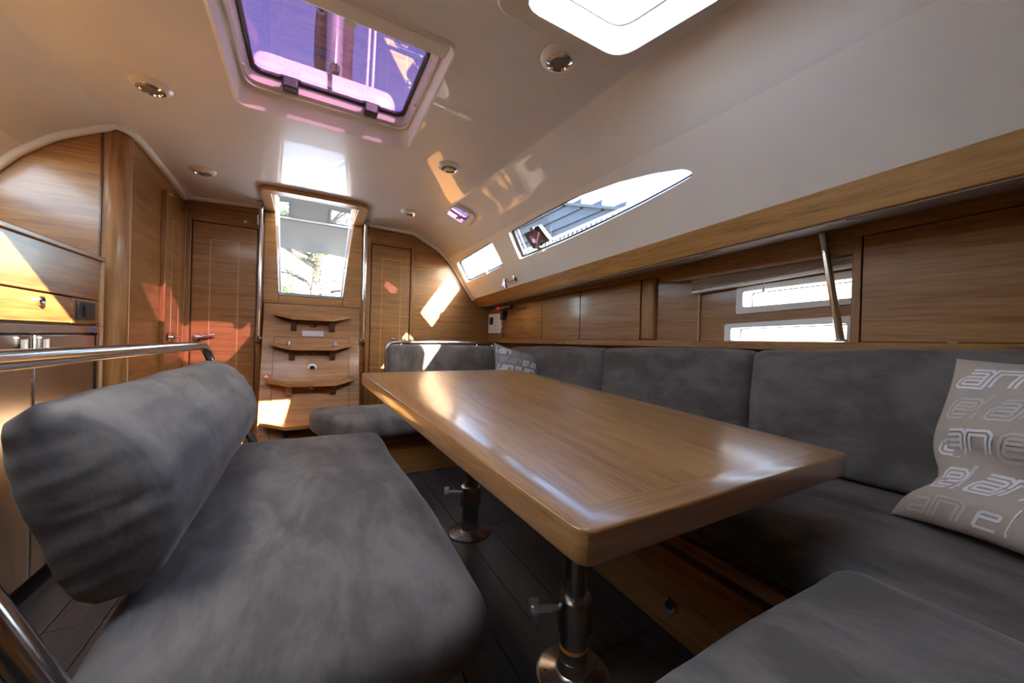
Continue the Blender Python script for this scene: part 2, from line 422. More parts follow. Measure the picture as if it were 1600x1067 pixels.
# ------------------------------------------------------------------ lines on the starboard side
trimX = lambda Y: 1.385+.040*(3.2-Y)
trimB = lambda Y: 1.196+.047*(3.2-Y)
trimT = lambda Y: 1.266+.058*(3.2-Y)
cabX = lambda Y: 1.50+.12*(3.2-Y)
cabT = lambda Y: 1.185+.055*(3.2-Y)
sofT = lambda Y: 1.187+.079*(3.3-Y)
cabB = lambda Y: .895+.010*(3.2-Y)
YS = [3.2-.25*i for i in range(19)]
def strip(fnlist, Ys):      # loft a closed section along Y
    m = MB(); n = len(fnlist)
    vs = [f(y) for y in Ys for f in fnlist]; fs = []
    for i in range(len(Ys)-1):
        for k in range(n): fs.append((i*n+k, i*n+(k+1) % n, (i+1)*n+(k+1) % n, (i+1)*n+k))
    fs += [tuple(range(n)), tuple(range((len(Ys)-1)*n, len(Ys)*n))[::-1]]
    return m.add(vs, fs)
tr = strip([lambda y: (trimX(y), y, trimB(y)), lambda y: (shell(3, y)[0]-.010, y, trimT(y)+.002), lambda y: (shell(3, y)[0]+.03, y, trimT(y)+.005), lambda y: (trimX(y)+.03, y, trimB(y))], YS).build('trim_1', 'teak_long', bevel=.003); struct(tr)
so_ = strip([lambda y: (trimX(y)+.012, y, trimB(y)-.004), lambda y: (trimX(y)+.012, y, trimB(y)+.012), lambda y: (cabX(y)+.42, y, sofT(y)+.03), lambda y: (cabX(y)+.42, y, sofT(y)+.012), lambda y: (cabX(y)-.005, y, sofT(y)+.002)], YS).build('trim_2', 'soffit_grey'); struct(so_)
# soffit seams
for y0 in (2.45, 1.72, 1.0, .52, .05):
    strip([lambda y: (trimX(y)+.02, y, trimB(y)-.006), lambda y: (cabX(y)-.01, y, sofT(y)-.0005), lambda y: (cabX(y)-.01, y, sofT(y)+.004), lambda y: (trimX(y)+.02, y, trimB(y)-.002)], [y0, y0-.004]).build('seam', 'black_plastic', so_)

fs_ = strip([lambda y: (cabX(y)-.002, y, cabT(y)), lambda y: (cabX(y)-.002, y, sofT(y)+.006), lambda y: (cabX(y)+.02, y, sofT(y)+.006), lambda y: (cabX(y)+.02, y, cabT(y))], YS).build('trim_7', 'teak_long'); struct(fs_)
# outer hull wall to starboard with two rectangular windows
HX = lambda Y: cabX(Y)+.085
def hull(Y, z, off=0): return (HX(Y)+off, Y, z)
HW1 = [(1.045, 1.055), (.56, 1.085), (.56, 1.218), (1.045, 1.185)]
HW2 = [(1.095, .90), (.60, .905), (.60, 1.035), (1.095, 1.008)]
inset = lambda P, k, l: [(sum(p[0] for p in P)/4+(a-sum(p[0] for p in P)/4)*k, sum(p[1] for p in P)/4+(b-sum(p[1] for p in P)/4)*l) for a, b in P]
h1, h2 = [rpoly(inset(P, .87, .58), .012) for P in (HW1, HW2)]
wr_ = sheet(lambda a, b: hull(a, b), [(3.3, -.05), (3.3, 1.6), (YF, 1.6), (YF, -.05)], [h1, h2]).build('wall_right', 'teak_wall', fixn=False); struct(wr_)
for nm, P, h in (('window_3', HW1, h1), ('window_4', HW2, h2)):
    w_ = sthing(nm, hull(.8, P[0][1]))
    o_ = rpoly(P, .012)
    ring(o_, h, lambda a, b: hull(a, b, -.012), lambda a, b: hull(a, b, -.016), lambda a, b: hull(a, b, .002), lambda a, b: hull(a, b, .002)).build('window_frame', 'white_plastic', w_)
    n = len(h)
    MB().add([hull(a, b, 0) for a, b in h]+[hull(a, b, .07) for a, b in h], [(i, (i+1) % n, n+(i+1) % n, n+i) for i in range(n)]).build('reveal', 'white_plastic', w_, fixn=False)
    hi = [((a-.8)*.985+.8, b-.004) for a, b in h]
    ring(h, hi, lambda a, b: hull(a, b, .066), lambda a, b: hull(a, b, .066), lambda a, b: hull(a, b, .072), lambda a, b: hull(a, b, .072)).build('gasket', 'dark_plastic', w_)
    MB().add([hull(a, b, .07) for a, b in h], [tuple(range(n))]).build('pane', 'clear_glass', w_, fixn=False)

# ------------------------------------------------------------------ floor, bulkheads
fl = MB().box((-1.6, YF, -.06), (2.1, 3.3, -.012)).build('floor', 'floor_joint'); struct(fl)
pw, plen = .128, .80
pm = None
for i in range(14):
    for j in range(5):
        x = -.80+i*(pw+.003); y = -.02+j*(plen+.003)
        if y+plen > 3.25: continue
        if pm is None:
            p_ = MB().box((0, 0, -.012), (pw, plen, 0)).build('plank', 'floor_wood', bevel=.0015); pm = p_
        else:
            p_ = pm.copy(); COL.objects.link(p_)
        p_.location = (x, y, 0); p_.parent = fl
YB = 3.2
def pz(s): return shell(s, YB)
prof_pts = [(shell(s, YB)[0], shell(s, YB)[2]+.004) for s in [k*.1 for k in range(30, -31, -1)]]
rp = [p for p in prof_pts if p[0] > NR+.005]; lp = [p for p in prof_pts if p[0] < NL-.005 and p[0] > -.80]
wb_poly = [(-.80, -.02), (1.72, -.02), (1.72, 1.27)]+rp+[(NR, 1.82), (.215, 1.18), (-.215, 1.18), (NL, 1.82)]+lp
wb = sheet(lambda a, b: (a, YB, b), wb_poly, []); 
wbo = wb.build('wall_back', 'teak_wall', smooth=False); struct(wbo)
XW = -.76
wl = MB().grid(lambda u, v: (XW, 2.40+u*.80, v*(ceil_z(XW, 2.40+u*.8)+.005)), 8, 1)
def q_corner(u, v):
    a = u*math.pi/2; x = -.83+.07*math.cos(a); y = 2.40-.07*math.sin(a); return (x, y, -.03+v*(ceil_z(x, y)+.035))
wlo = wl.build('wall_left', 'teak_wall', fixn=False); struct(wlo)
MB().grid(q_corner, 8, 1).build('corner_post', 'teak_upright', wlo, fixn=False)
MB().box((XW, 2.396, 0), (XW+.003, 2.401, 1.835)).build('panel_edge', 'inlay', wlo)
bulk = [(-.83, -.04), (-.83, shell(sx(-.83, 2.33), 2.33)[2])]+[(shell(-s, 2.33)[0], shell(-s, 2.33)[2]) for s in (1.1, 1.2, 1.3, 1.4, 1.5, 1.6, 1.7, 1.8, 1.9, 2, 2.5, 3)]+[(-1.62, 1.3), (-1.62, -.04)]
bk = sheet(lambda a, b: (a, 2.33, b), bulk, []).build('wall_galley', 'teak_wall', smooth=False); struct(bk)
MB().box((-.838, 2.322, 0), (-.832, 2.33, 1.83)).build('joint', 'dark_wood', bk)
# port hull side and forward bulkhead (behind the camera)
wp = MB().grid(lambda u, v: (-1.55, YF+u*(2.33-YF), -.05+v*1.55), 1, 1).build('wall_hull_port', 'teak_wall', fixn=False); struct(wp)
o = strip([lambda y: (-1.56, y, trimB(y)), lambda y: (-1.56, y, trimB(y)+.2), lambda y: (shell(-3, y)[0]-.02, y, trimT(y)+.01), lambda y: (shell(-3, y)[0]+.012, y, trimT(y)), lambda y: (shell(-3, y)[0]+.03, y, trimB(y))], YS).build('trim_3', 'teak_long'); struct(o)
fwd = [(2.3, -.05), (2.3, 1.7)]+[(CX+(shell(s, YF)[0]-CX)*1.03, shell(s, YF)[2]+.04) for s in [k*.2 for k in range(15, -16, -1)]]+[(-1.7, 1.5), (-1.7, -.05)]
wf = sheet(lambda a, b: (a, YF, b), fwd, []).build('wall_front', 'teak_wall', smooth=False); struct(wf)

# white beads where the ceiling meets the bulkheads
def bead(name, pts, r=.020):
    o = MB().tube(pts, r, 10).build(name, 'gelcoat_side'); struct(o); return o
def bead_pt(s, Y, dy): x, y, z = shell(s, Y); return (x, y+dy, z)
bead('trim_4', [bead_pt(s, YB, -.012) for s in [k*.1 for k in range(5, 31)]])
bead('trim_5', [(x, YB-.012, ceil_z(x, YB)) for x in (-.30, -.4, -.5, -.6, -.72, -.75)])
pts = [(XW+.012, y, ceil_z(XW, y)) for y in (3.19, 3.0, 2.8, 2.6, 2.45)]
for u in (.1, .35, .6, .85, 1): x, y, z = q_corner(u, 1); pts.append((x+.008, y-.010, ceil_z(x, y)))
pts += [bead_pt(-s, 2.33, -.012) for s in (1.2, 1.3, 1.4, 1.5, 1.6, 1.7, 1.8, 1.9, 2, 2.2, 2.6, 3)]
bead('trim_6', pts)

# ------------------------------------------------------------------ doors
def lever(parent, x, y, z, dirx, mat='chrome'):
    h = MB().lathe([(.02, 0), (.024, .004), (.024, .010), (.012, .012), (.010, .03), (.012, .032)], (x, y, z), (0, -1, 0)).build('door_handle', mat, parent)
    MB().tube([(x, y-.03, z), (x+dirx*.03, y-.034, z+.004), (x+dirx*.07, y-.034, z+.014), (x+dirx*.10, y-.032, z+.022)], [.010, .010, .008, .006], 10).build('lever', mat, h)
    return h
d2 = sthing('door_2', (-.53, YB, 0))
def door_back(d, x0, x1, ztop, fx, inlay_x):
    MB().box((x0, YB-.020, .02), (x1, YB, ztop)).build('door_panel', 'teak_wall', d, bevel=.002)
    MB().box((x0-.008, YB-.008, .02), (x0, YB, ztop)).build('shadow_gap', 'dark_wood', d)
    MB().box((x1, YB-.008, .02), (x1+.008, YB, ztop)).build('shadow_gap', 'dark_wood', d)
    MB().box((x0-.008, YB-.008, ztop), (x1+.008, YB, ztop+.007)).build('shadow_gap', 'dark_wood', d)
    for a, b in fx: MB().box((a, YB-.026, .0), (b, YB, ztop+.05)).build('door_frame', 'teak_upright', d, bevel=.003)
    MB().box((fx[0][1], YB-.026, ztop+.007), (fx[1][0], YB, ztop+.05)).build('door_frame', 'teak_wall', d, bevel=.003)
    a, b = inlay_x; t = .0035; z0, z1 = .12, ztop-.105
    for p, r in (((a, z0), (a+t, z1)), ((b-t, z0), (b, z1)), ((a, z1-t), (b, z1)), ((a, z0), (b, z0+t))):
        MB().box((p[0], YB-.0215, p[1]), (r[0], YB-.019, r[1])).build('inlay', 'inlay', d, smooth=False)
door_back(d2, -.705, -.352, 1.632, ((-.75, -.713), (-.344, -.312)), (-.612, -.453))
lever(d2, -.672, YB-.02, .855, 1)
MB().lathe([(.012, 0), (.014, .01), (.010, .022)], (-.418, YB-.02, 1.672), (0, -1, 0), 16).build('door_stop', 'chrome', d2)
d3 = sthing('door_3', (.58, YB, 0))
door_back(d3, .425, .735, 1.646, ((.385, .417), (.743, .778)), (.505, .662))
lever(d3, .69, YB-.02, .86, -1)
d1 = sthing('door_1', (XW, 2.97, 0))
MB().box((XW, 2.835, .02), (XW+.018, 3.145, 1.668)).build('door_panel', 'teak_wall', d1, bevel=.002)
for y in (2.828, 3.145): MB().box((XW, y, .02), (XW+.007, y+.007, 1.668)).build('shadow_gap', 'dark_wood', d1)
MB().box((XW, 2.795, 0), (XW+.024, 2.828, 1.70)).build('door_frame', 'teak_upright', d1, bevel=.003)
MB().box((XW, 3.152, 0), (XW+.024, 3.18, 1.70)).build('door_frame', 'teak_upright', d1, bevel=.003)
for y in (2.92, 3.06): MB().box((XW+.017, y, .12), (XW+.0195, y+.0035, 1.56)).build('inlay', 'inlay', d1, smooth=False)
MB().box((XW+.017, 2.92, 1.5565), (XW+.0195, 3.0635, 1.56)).build('inlay', 'inlay', d1, smooth=False)
h = MB().lathe([(.020, 0), (.024, .004), (.024, .01), (.012, .012), (.010, .03)], (XW+.018, 2.875, .855), (1, 0, 0)).build('door_handle', 'chrome', d1)
MB().tube([(XW+.046, 2.875, .855), (XW+.050, 2.92, .858), (XW+.048, 2.965, .855)], [.010, .009, .007], 10).build('lever', 'chrome', h)
MB().lathe([(.010, 0), (.012, .008), (.008, .018)], (XW+.012, 2.86, 1.69), (1, 0, 0), 14).build('door_stop', 'chrome', d1)
lb = MB().box((-.352, YB-.05, 1.665), (-.322, YB-.012, 1.735)).build('junction_box', 'white_plastic', bevel=.004)
tag(lb, 'small white junction box high on bulkhead beside left grab pole', 'box')

# ------------------------------------------------------------------ companionway surround, ladder, poles
cs = thing('companionway_surround', 'wooden companionway surround framing the bright open hatchway above steps', 'frame', (.018, 3.1, 1.12))
fo = [(-.305, 3.19), (-.305, 2.80), (-.28, 2.755), (-.23, 2.742), (.27, 2.742), (.32, 2.755), (.345, 2.80), (.345, 3.19), (NR-.004, 3.19), (NR-.004, 2.82), (NR-.016, 2.806), (NL+.016, 2.806), (NL+.004, 2.82), (NL+.004, 3.19)]
m = MB(); nfo = len(fo)
zc = lambda x, y: ceil_z(x, min(y, 3.2))
m.prism(fo, lambda x, y: (x, y, zc(x, y)-.028), lambda x, y: (x, y, zc(x, y)-.002)).build('header_flange', 'step_wood', cs, bevel=.004)
MB().box((NL+.0, NF, 1.79), (NR, NF+.014, 1.93)).build('front_reveal', 'teak_cross', cs)
for xa, xb, nm in ((NL-.016, NL+.004, 0), (NR-.004, NR+.016, 0)):
    MB().box((xa, NF, 1.80), (xb, 3.34, 1.93)).build('side_reveal', 'step_wood', cs)
# tapered uprights on the bulkhead and their reveals
for sx_, xo, xt, xb in ((-1, -.308, NL, -.212), (1, .348, NR, .212)):
    m = MB(); y0, y1 = YB-.022, YB
    m.hexa([(xo, y0, 1.118), (xb, y0, 1.118), (xb, y1, 1.118), (xo, y1, 1.118), (xo, y0, 1.792), (xt, y0, 1.792), (xt, y1, 1.792), (xo, y1, 1.792)]).build('upright', 'step_wood', cs, bevel=.003)
    m = MB(); th = sx_*.012
    m.hexa([(xb, YB-.02, 1.18), (xb+th, YB-.02, 1.18), (xb+th, 3.34, 1.18), (xb, 3.34, 1.18), (xt, YB-.02, 1.80), (xt+th, YB-.02, 1.80), (xt+th, 3.34, 1.80), (xt, 3.34, 1.80)]).build('side_lining', 'step_wood', cs)
    m = MB(); xi = -.203 if sx_ < 0 else .203; xj = NL+.010 if sx_ < 0 else NR-.010
    m.hexa([(xb, 3.30, 1.18), (xi, 3.30, 1.18), (xi, 3.34, 1.18), (xb, 3.34, 1.18), (xt, 3.30, 1.93), (xj, 3.30, 1.93), (xj, 3.34, 1.93), (xt, 3.34, 1.93)]).build('track', 'deck_white', cs)
MB().box((-.212, YB-.022, 1.118), (.212, YB, 1.178)).build('bottom_rail', 'step_wood', cs, bevel=.003)
MB().box((-.212, YB-.026, 1.178), (.212, 3.345, 1.20)).build('sill', 'dull_metal', cs, bevel=.003)['label'] = 'grey metal sill strip'
for x, y in ((-.285, 2.79), (.02, 2.772), (.325, 2.79)):
    MB().lathe([(.006, 0), (.005, .002)], (x, y, zc(x, y)-.028), (0, 0, -1), 10).build('screw', 'dull_metal', cs)
# engine box / ladder
PY = lambda z: 3.17-.30*(1.118-z)/1.118
ld = thing('companionway_ladder', 'wooden companionway ladder with four upturned steps below bright hatchway', 'ladder', (.015, 2.9, 0))
m = MB(); x0, x1 = -.30, .335
m.hexa([(x0, PY(0), 0), (x1, PY(0), 0), (x1, 3.199, 0), (x0, 3.199, 0), (x0, PY(1.115), 1.115), (x1, PY(1.115), 1.115), (x1, 3.199, 1.115), (x0, 3.199, 1.115)]).build('casing', 'teak_wall', ld, bevel=.003)
def slab(x0, x1, z0, z1, t0, t1):
    return [(x0, PY(z0)-t1, z0), (x1, PY(z0)-t1, z0), (x1, PY(z0)-t0, z0), (x0, PY(z0)-t0, z0), (x0, PY(z1)-t1, z1), (x1, PY(z1)-t1, z1), (x1, PY(z1)-t0, z1), (x0, PY(z1)-t0, z1)]
MB().hexa(slab(-.232, .262, .02, .875, -.002, .001)).build('panel_gap', 'dark_wood', ld)
MB().hexa(slab(-.228, .258, .02, .871, -.002, .005)).build('access_panel', 'teak_wall', ld, bevel=.002)
def step(z, yf, hw, cx=.015):
    st = MB(); t = .022; yb = PY(z)-.002
    xs = [cx-hw, cx-hw*.52, cx+hw*.52, cx+hw]; up = [.030, 0, 0, .030]; yfs = [yf+.045, yf, yf, yf+.045]
    vs = []
    for x, u, y in zip(xs, up, yfs): vs += [(x, y, z+u-t), (x, yb, z+u-t), (x, yb, z+u), (x, y, z+u)]
    fs = [(0, 1, 2, 3), (15, 14, 13, 12)]
    for i in range(3):
        for k in range(4): fs.append((i*4+k, i*4+(k+1) % 4, (i+1)*4+(k+1) % 4, (i+1)*4+k))
    o = st.add(vs, fs).build('step', 'step_wood', ld, smooth=False)
    for s_ in (-1, 1):
        x = cx+s_*hw*.50; zb = z-.022
        m = MB(); 
        m.prism([(yf+.04, zb), (yb+.006, zb), (PY(zb-.075)-.001, zb-.075), (PY(zb-.075)-.03, zb-.07)], lambda y, zz: (x-.018, y, zz), lambda y, zz: (x+.018, y, zz)).build('bracket', 'dark_wood', o)
    return o
step(1.02, 3.03, .25); s2 = step(.805, 2.965, .262); step(.555, 2.885, .275); step(.285, 2.79, .285)
for sx_ in (-.135, .165):
    zz = .825; MB().lathe([(.012, 0), (.013, .012), (.008, .028)], (sx_, PY(zz)-.02, zz-.012), (0, 0, 1), 14).build('wing_screw', 'dull_metal', ld)
pn = Vector((0, -1, -.27)).normalized()
def on_panel(x, z, prof, name, mat, n=20, par=None, lift=.003):
    return MB().lathe(prof, Vector((x, PY(z), z))+pn*lift, pn, n).build(name, mat, par or ld)
for z in (.965, .745, .505): 
    b = on_panel(.012, z, [(.019, 0), (.019, .006), (.012, .006), (.010, .004)], 'push_latch', 'chrome')
    on_panel(.012, z, [(.008, 0), (.006, .005)], 'button', 'dull_metal', 12, b, .007)
MB().hexa(slab(-.055, .085, .883, .922, -.001, .004)).build('vent_plate', 'dull_metal', ld, bevel=.001)['label'] = 'grey metal nameplate'
for k in range(5): MB().hexa(slab(-.045, .075, .888+k*.0065, .8905+k*.0065, .003, .006)).build('vent_slat', 'dull_metal', ld, smooth=False)
pr_ = on_panel(.015, .655, [(.031, 0), (.031, .006), (.027, .008)], 'fire_port_ring', 'white_plastic')
on_panel(.015, .655, [(.018, 0), (.017, .009)], 'fire_port_plug', 'black_plastic', 20, pr_)
stk = MB().hexa(slab(-.285, -.240, .585, .612, -.001, .002)).build('warning_sticker', 'red_plastic', ld, smooth=False); stk['label'] = 'small red sticker'
MB().hexa(slab(-.275, -.25, .591, .598, .0015, .0025)).build('sticker_print', 'white_plastic', stk, smooth=False)
MB().hexa(slab(-.268, -.258, .598, .606, .0015, .0025)).build('sticker_print', 'white_plastic', stk, smooth=False)
def pole(x, lab):
    g = thing('grab_pole', lab, 'pole', (x, 3.09, .84), 'grab poles beside the companionway')
    z1 = ceil_z(x, 3.09)
    MB().tube([(x, 3.09, .87), (x, 3.09, z1-.01)], .0125, 14).build('tube', 'steel', g)
    MB().tube([(x, 3.11, .845), (x, 3.095, .85), (x, 3.09, .862), (x, 3.09, .88)], .0125, 14).build('bend', 'steel', g)
    MB().lathe([(.026, 0), (.026, .006), (.016, .012)], (x, 3.178, .845), (0, -1, 0)).build('wall_flange', 'steel', g)
    MB().tube([(x, 3.175, .845), (x, 3.10, .846)], .0115, 12).build('stem', 'steel', g)
    MB().lathe([(.024, 0), (.024, .006), (.015, .014)], (x, 3.09, z1-.001), (0, 0, -1)).build('ceiling_flange', 'dull_metal', g)
pole(-.322, 'polished steel grab pole beside companionway, next to the galley side door')
pole(.362, 'polished steel grab pole beside companionway, next to the dinette side door')

# ------------------------------------------------------------------ hatches overhead
def loopmap(zfn): return lambda x, y: (x, y, zfn(x, y))
HA = thing('deck_hatch', 'large violet tinted deck hatch in white recess above the saloon', 'hatch', (.06, 1.53, 1.85))
ha_o = HATCH_A; ha_i = rrect(-.245, .375, 1.28, 1.80, .045)
glo = rrect(-.225, .357, 1.315, 1.785, .04)
n = len(ha_o)
flg = rrect(-.30, .42, 1.155, 1.905, .05)
ring(flg, ha_o, lambda x, y: (x, y, zc(x, y)+.002), lambda x, y: (x, y, zc(x, y)-.006), lambda x, y: (x, y, zc(x, y)+.004), lambda x, y: (x, y, zc(x, y)+.004)).build('trim_lip', 'gelcoat_side', HA)
MB().add([(x, y, zc(x, y)-.006) for x, y in ha_o]+[(x, y, 1.905) for x, y in rrect(-.262, .388, 1.225, 1.835, .05)], [(i, (i+1) % n, n+(i+1) % n, n+i) for i in range(n)]).build('recess', 'gelcoat_side', HA, fixn=False)
ring(rrect(-.264, .390, 1.223, 1.837, .05), ha_i, lambda x, y: (x, y, 1.902), lambda x, y: (x, y, 1.908), lambda x, y: (x, y, 1.915), lambda x, y: (x, y, 1.915)).build('inner_frame', 'cream_plastic', HA)
MB().tube([(x, y, 1.900) for x, y in rrect(-.252, .380, 1.248, 1.822, .05)], .006, 8, closed=True).build('screen_track', 'cream_plastic', HA)
MB().add([(x, y, 1.908) for x, y in ha_i]+[(x, y, 1.95) for x, y in glo], [(i, (i+1) % n, n+(i+1) % n, n+i) for i in range(n)]).build('hatch_reveal', 'deck_white', HA, fixn=False)
MB().tube([(x, y, 1.945) for x, y in glo], .010, 10, closed=True).build('seal', 'rubber', HA)
MB().add([(x, y, 1.952) for x, y in rrect(-.235, .367, 1.305, 1.795, .04)], [tuple(range(n))]).build('pane', 'violet_glass', HA, fixn=False)
for x in (-.095, .215):
    h = MB().box((x-.028, 1.742, 1.893), (x+.028, 1.792, 1.938)).build('hinge', 'dark_plastic', HA, bevel=.006)
    MB().tube([(x-.037, 1.755, 1.932), (x+.037, 1.755, 1.932)], .009, 10).build('hinge_pin', 'black_plastic', h)
for x, y in ((-.25, 1.70), (.375, 1.60), (-.13, 1.825), (.27, 1.828), (.06, 1.828), (.378, 1.40)):
    MB().lathe([(.010, 0), (.010, .004), (.006, .006)], (x, y, 1.902), (0, 0, -1), 12).build('clip', 'cream_plastic', HA)
MB().box((.07, 1.275, 1.888), (.105, 1.30, 1.908)).build('catch', 'cream_plastic', HA, bevel=.003)
MB().box((-.262, 1.180, 1.868), (.388, 1.246, 1.897)).build('screen_cassette', 'cream_plastic', HA, bevel=.006)
hb = MB().box((.25, 1.30, 1.925), (.345, 1.318, 1.94)).build('handle', 'black_plastic', HA, bevel=.004)
MB().box((.312, 1.297, 1.927), (.322, 1.30, 1.936)).build('handle_mark', 'red_plastic', hb)

HBt = thing('skylight', 'bright clear skylight with wide cream surround near hull side', 'skylight', (.72, .68, 1.86))
m2 = len(HATCH_B)
ring(HATCH_B_OUT, HATCH_B, lambda x, y: (x, y, shell(sx(x, y), y)[2]-.024), lambda x, y: (x, y, shell(sx(x, y), y)[2]-.028), lambda x, y: (x, y, shell(sx(x, y), y)[2]+.004), lambda x, y: (x, y, shell(sx(x, y), y)[2]+.004)).build('surround', 'cream_plastic', HBt, bevel=.006)
MB().add([(x, y, 1.84) for x, y in HATCH_B]+[(x+(.72-x)*.06, y+(.68-y)*.06, 1.93) for x, y in HATCH_B], [(i, (i+1) % m2, m2+(i+1) % m2, m2+i) for i in range(m2)]).build('reveal', 'deck_white', HBt, fixn=False)
gb = [(x+(.72-x)*.06, y+(.68-y)*.06) for x, y in HATCH_B]
MB().tube([(x, y, 1.925) for x, y in gb], .004, 8, closed=True).build('seal', 'dull_metal', HBt)
MB().add([(x, y, 1.93) for x, y in gb], [tuple(range(m2))]).build('pane', 'clear_glass', HBt, fixn=False)
HCt = thing('added_skylight', 'added unseen clear skylight above the bench forward end, letting in sun', 'skylight', (-.26, .36, 1.87))  # added skylight, out of view; lets the sun patch onto the galley cabinet
m3 = len(HATCH_C)
MB().add([(x, y, zc(x, y)) for x, y in HATCH_C]+[(x, y, 1.95) for x, y in HATCH_C], [(i, (i+1) % m3, m3+(i+1) % m3, m3+i) for i in range(m3)]).build('reveal', 'deck_white', HCt, fixn=False)
MB().add([(x, y, 1.95) for x, y in HATCH_C], [tuple(range(m3))]).build('pane', 'clear_glass', HCt, fixn=False)
for nm, HL, lab, cen in (('added_fill_hatch', HATCH_E, 'added unseen galley skylight with a cloth diffuser for soft fill light', (-.76, .66)),):  # added skylight, out of view; its lit cloth gives soft fill light
    t_ = thing(nm, lab, 'hatch', (cen[0], cen[1], 1.88)); k3 = len(HL)
    MB().add([(x, y, shell(sx(x, y), y)[2]) for x, y in HL]+[(x, y, 1.96) for x, y in HL], [(i, (i+1) % k3, k3+(i+1) % k3, k3+i) for i in range(k3)]).build('reveal', 'deck_white', t_, fixn=False)
    MB().add([(x, y, 1.93) for x, y in HL], [tuple(range(k3))]).build('shade', 'fill_diffuser', t_, fixn=False)
    MB().add([(x, y, 1.958) for x, y in HL], [tuple(range(k3))]).build('pane', 'clear_glass', t_, fixn=False)
# small opening port at the ceiling edge
SMt = thing('ceiling_port', 'small violet tinted ceiling port with cream frame near hull side', 'hatch', shell(1.3, 2.45))
sc_ = (sum(p[0] for p in SMALL)/len(SMALL), sum(p[1] for p in SMALL)/len(SMALL))
so2 = [(sc_[0]+(a-sc_[0])*1.36, sc_[1]+(b-sc_[1])*1.36) for a, b in SMALL]; si2 = [(sc_[0]+(a-sc_[0])*.97, sc_[1]+(b-sc_[1])*.97) for a, b in SMALL]
ring(so2, si2, lambda a, b: shell(a, b, -.014), lambda a, b: shell(a, b, -.016), lambda a, b: shell(a, b, .003), lambda a, b: shell(a, b, .003)).build('frame', 'cream_plastic', SMt, bevel=.005)
nn = len(SMALL)
MB().add([shell(a, b, -.002) for a, b in SMALL]+[shell(a, b, .05) for a, b in SMALL], [(i, (i+1) % nn, nn+(i+1) % nn, nn+i) for i in range(nn)]).build('reveal', 'white_plastic', SMt, fixn=False)
MB().tube([shell(a, b, .03) for a, b in SMALL], .007, 8, closed=True).build('seal', 'rubber', SMt)
MB().add([shell(a, b, .045) for a, b in SMALL], [tuple(range(nn))]).build('pane', 'violet_glass', SMt, fixn=False)
cc = Vector(shell(1.42, 2.52, .02)); MB().box(cc-Vector((.018, .008, .006)), cc+Vector((.018, .008, .006))).build('latch', 'black_plastic', SMt, bevel=.003)

# recessed ceiling lights
def downlight(x, y, lab):
    z = ceil_z(x, y)
    t = thing('ceiling_light', lab, 'light', (x, y, z), 'round recessed ceiling lights')
    MB().lathe([(.066, .002), (.062, -.004), (.05, -.010), (.045, -.012)], (x, y, z), (0, 0, 1), 32).build('mount_ring', 'white_plastic', t)
    MB().lathe([(.045, -.006), (.044, -.016), (.034, -.020), (.030, -.014)], (x, y, z), (0, 0, 1), 32).build('bezel', 'chrome', t)
    MB().lathe([(.031, -.008), (.030, -.0145), (.012, -.016)], (x, y, z), (0, 0, 1), 24).build('lens', 'lens_grey', t)
    return t
d0 = downlight(-.563, 1.93, 'round recessed ceiling light above the steel fridge and galley bulkhead')
for x, y, lab in ((-.563, 2.70, 'round recessed ceiling light outside the galley side door'), (.648, 1.94, 'round recessed ceiling light between violet deck hatch and hull side'), (.618, 2.73, 'round recessed ceiling light beside the small ceiling port, near rear bulkhead'), (.725, 1.035, 'round recessed ceiling light beside the bright skylight surround')):
    c_ = copy_thing(d0, (x, y, ceil_z(x, y)), lab)

# reading lamp on the cabin side
rl = thing('reading_lamp', 'small chrome swivel reading lamp on cream cabin side below windows', 'lamp', shell(2.85, 2.43))
nr = (Vector(shell(2.85, 2.43, -1))-Vector(shell(2.85, 2.43))).normalized(); b0 = Vector(shell(2.82, 2.40))
MB().lathe([(.028, 0), (.028, .006), (.014, .012), (.010, .018)], b0, nr, 22).build('base', 'chrome', rl)
e0 = b0+nr*.02; e1 = b0+nr*.055+Vector((-.02, .035, .005))
MB().tube([b0+nr*.01, e0+nr*.02, e1], .007, 10).build('arm', 'chrome', rl)
MB().lathe([(.012, -.022), (.020, -.018), (.021, .03), (.024, .045), (.018, .045)], e1, (-.1, .15, -1), 20).build('lamp_head', 'chrome', rl)

# ------------------------------------------------------------------ starboard cabinets
def cface(y, z, off=0): return (cabX(y)+off, y, z)
def panel(y0, y1, z0, z1, off0, off1):       # slab on the cabinet plane; z can be callables
    f = lambda z, y: z(y) if callable(z) else z
    return [cface(y0, f(z0, y0), off0), cface(y1, f(z0, y1), off0), cface(y1, f(z0, y1), off1), cface(y0, f(z0, y0), off1),
            cface(y0, f(z1, y0), off0), cface(y1, f(z1, y1), off0), cface(y1, f(z1, y1), off1), cface(y0, f(z1, y0), off1)]
def cabinet(ya, yb, lab, door=True, group='wall lockers behind the settee'):
    t = thing('wall_cabinet', lab, 'cabinet', cface((ya+yb)/2, cabB((ya+yb)/2)), group)
    MB().hexa(panel(ya, yb, lambda y: cabB(y)+.0065, cabT, .012, .078)).build('body', 'dark_wood', t)
    MB().hexa(panel(ya-.002, yb+.002, lambda y: cabB(y)+.008, lambda y: cabT(y)-.004, 0, .013)).build('door', 'teak_wall', t, bevel=.0015)
    return t
cabinet(3.195, 2.90, 'narrow wooden wall locker carrying the white instrument panel')
cabinet(2.898, 2.412, 'plain wooden wall locker door beside the instrument panel locker')
cabinet(2.410, 2.007, 'plain wooden wall locker door in the middle of the row')
cabinet(2.005, 1.525, 'wide plain wooden wall locker door next to the rounded post')
big = cabinet(.572, -.90, 'large wooden wall locker beside the slanted steel post and hull windows')
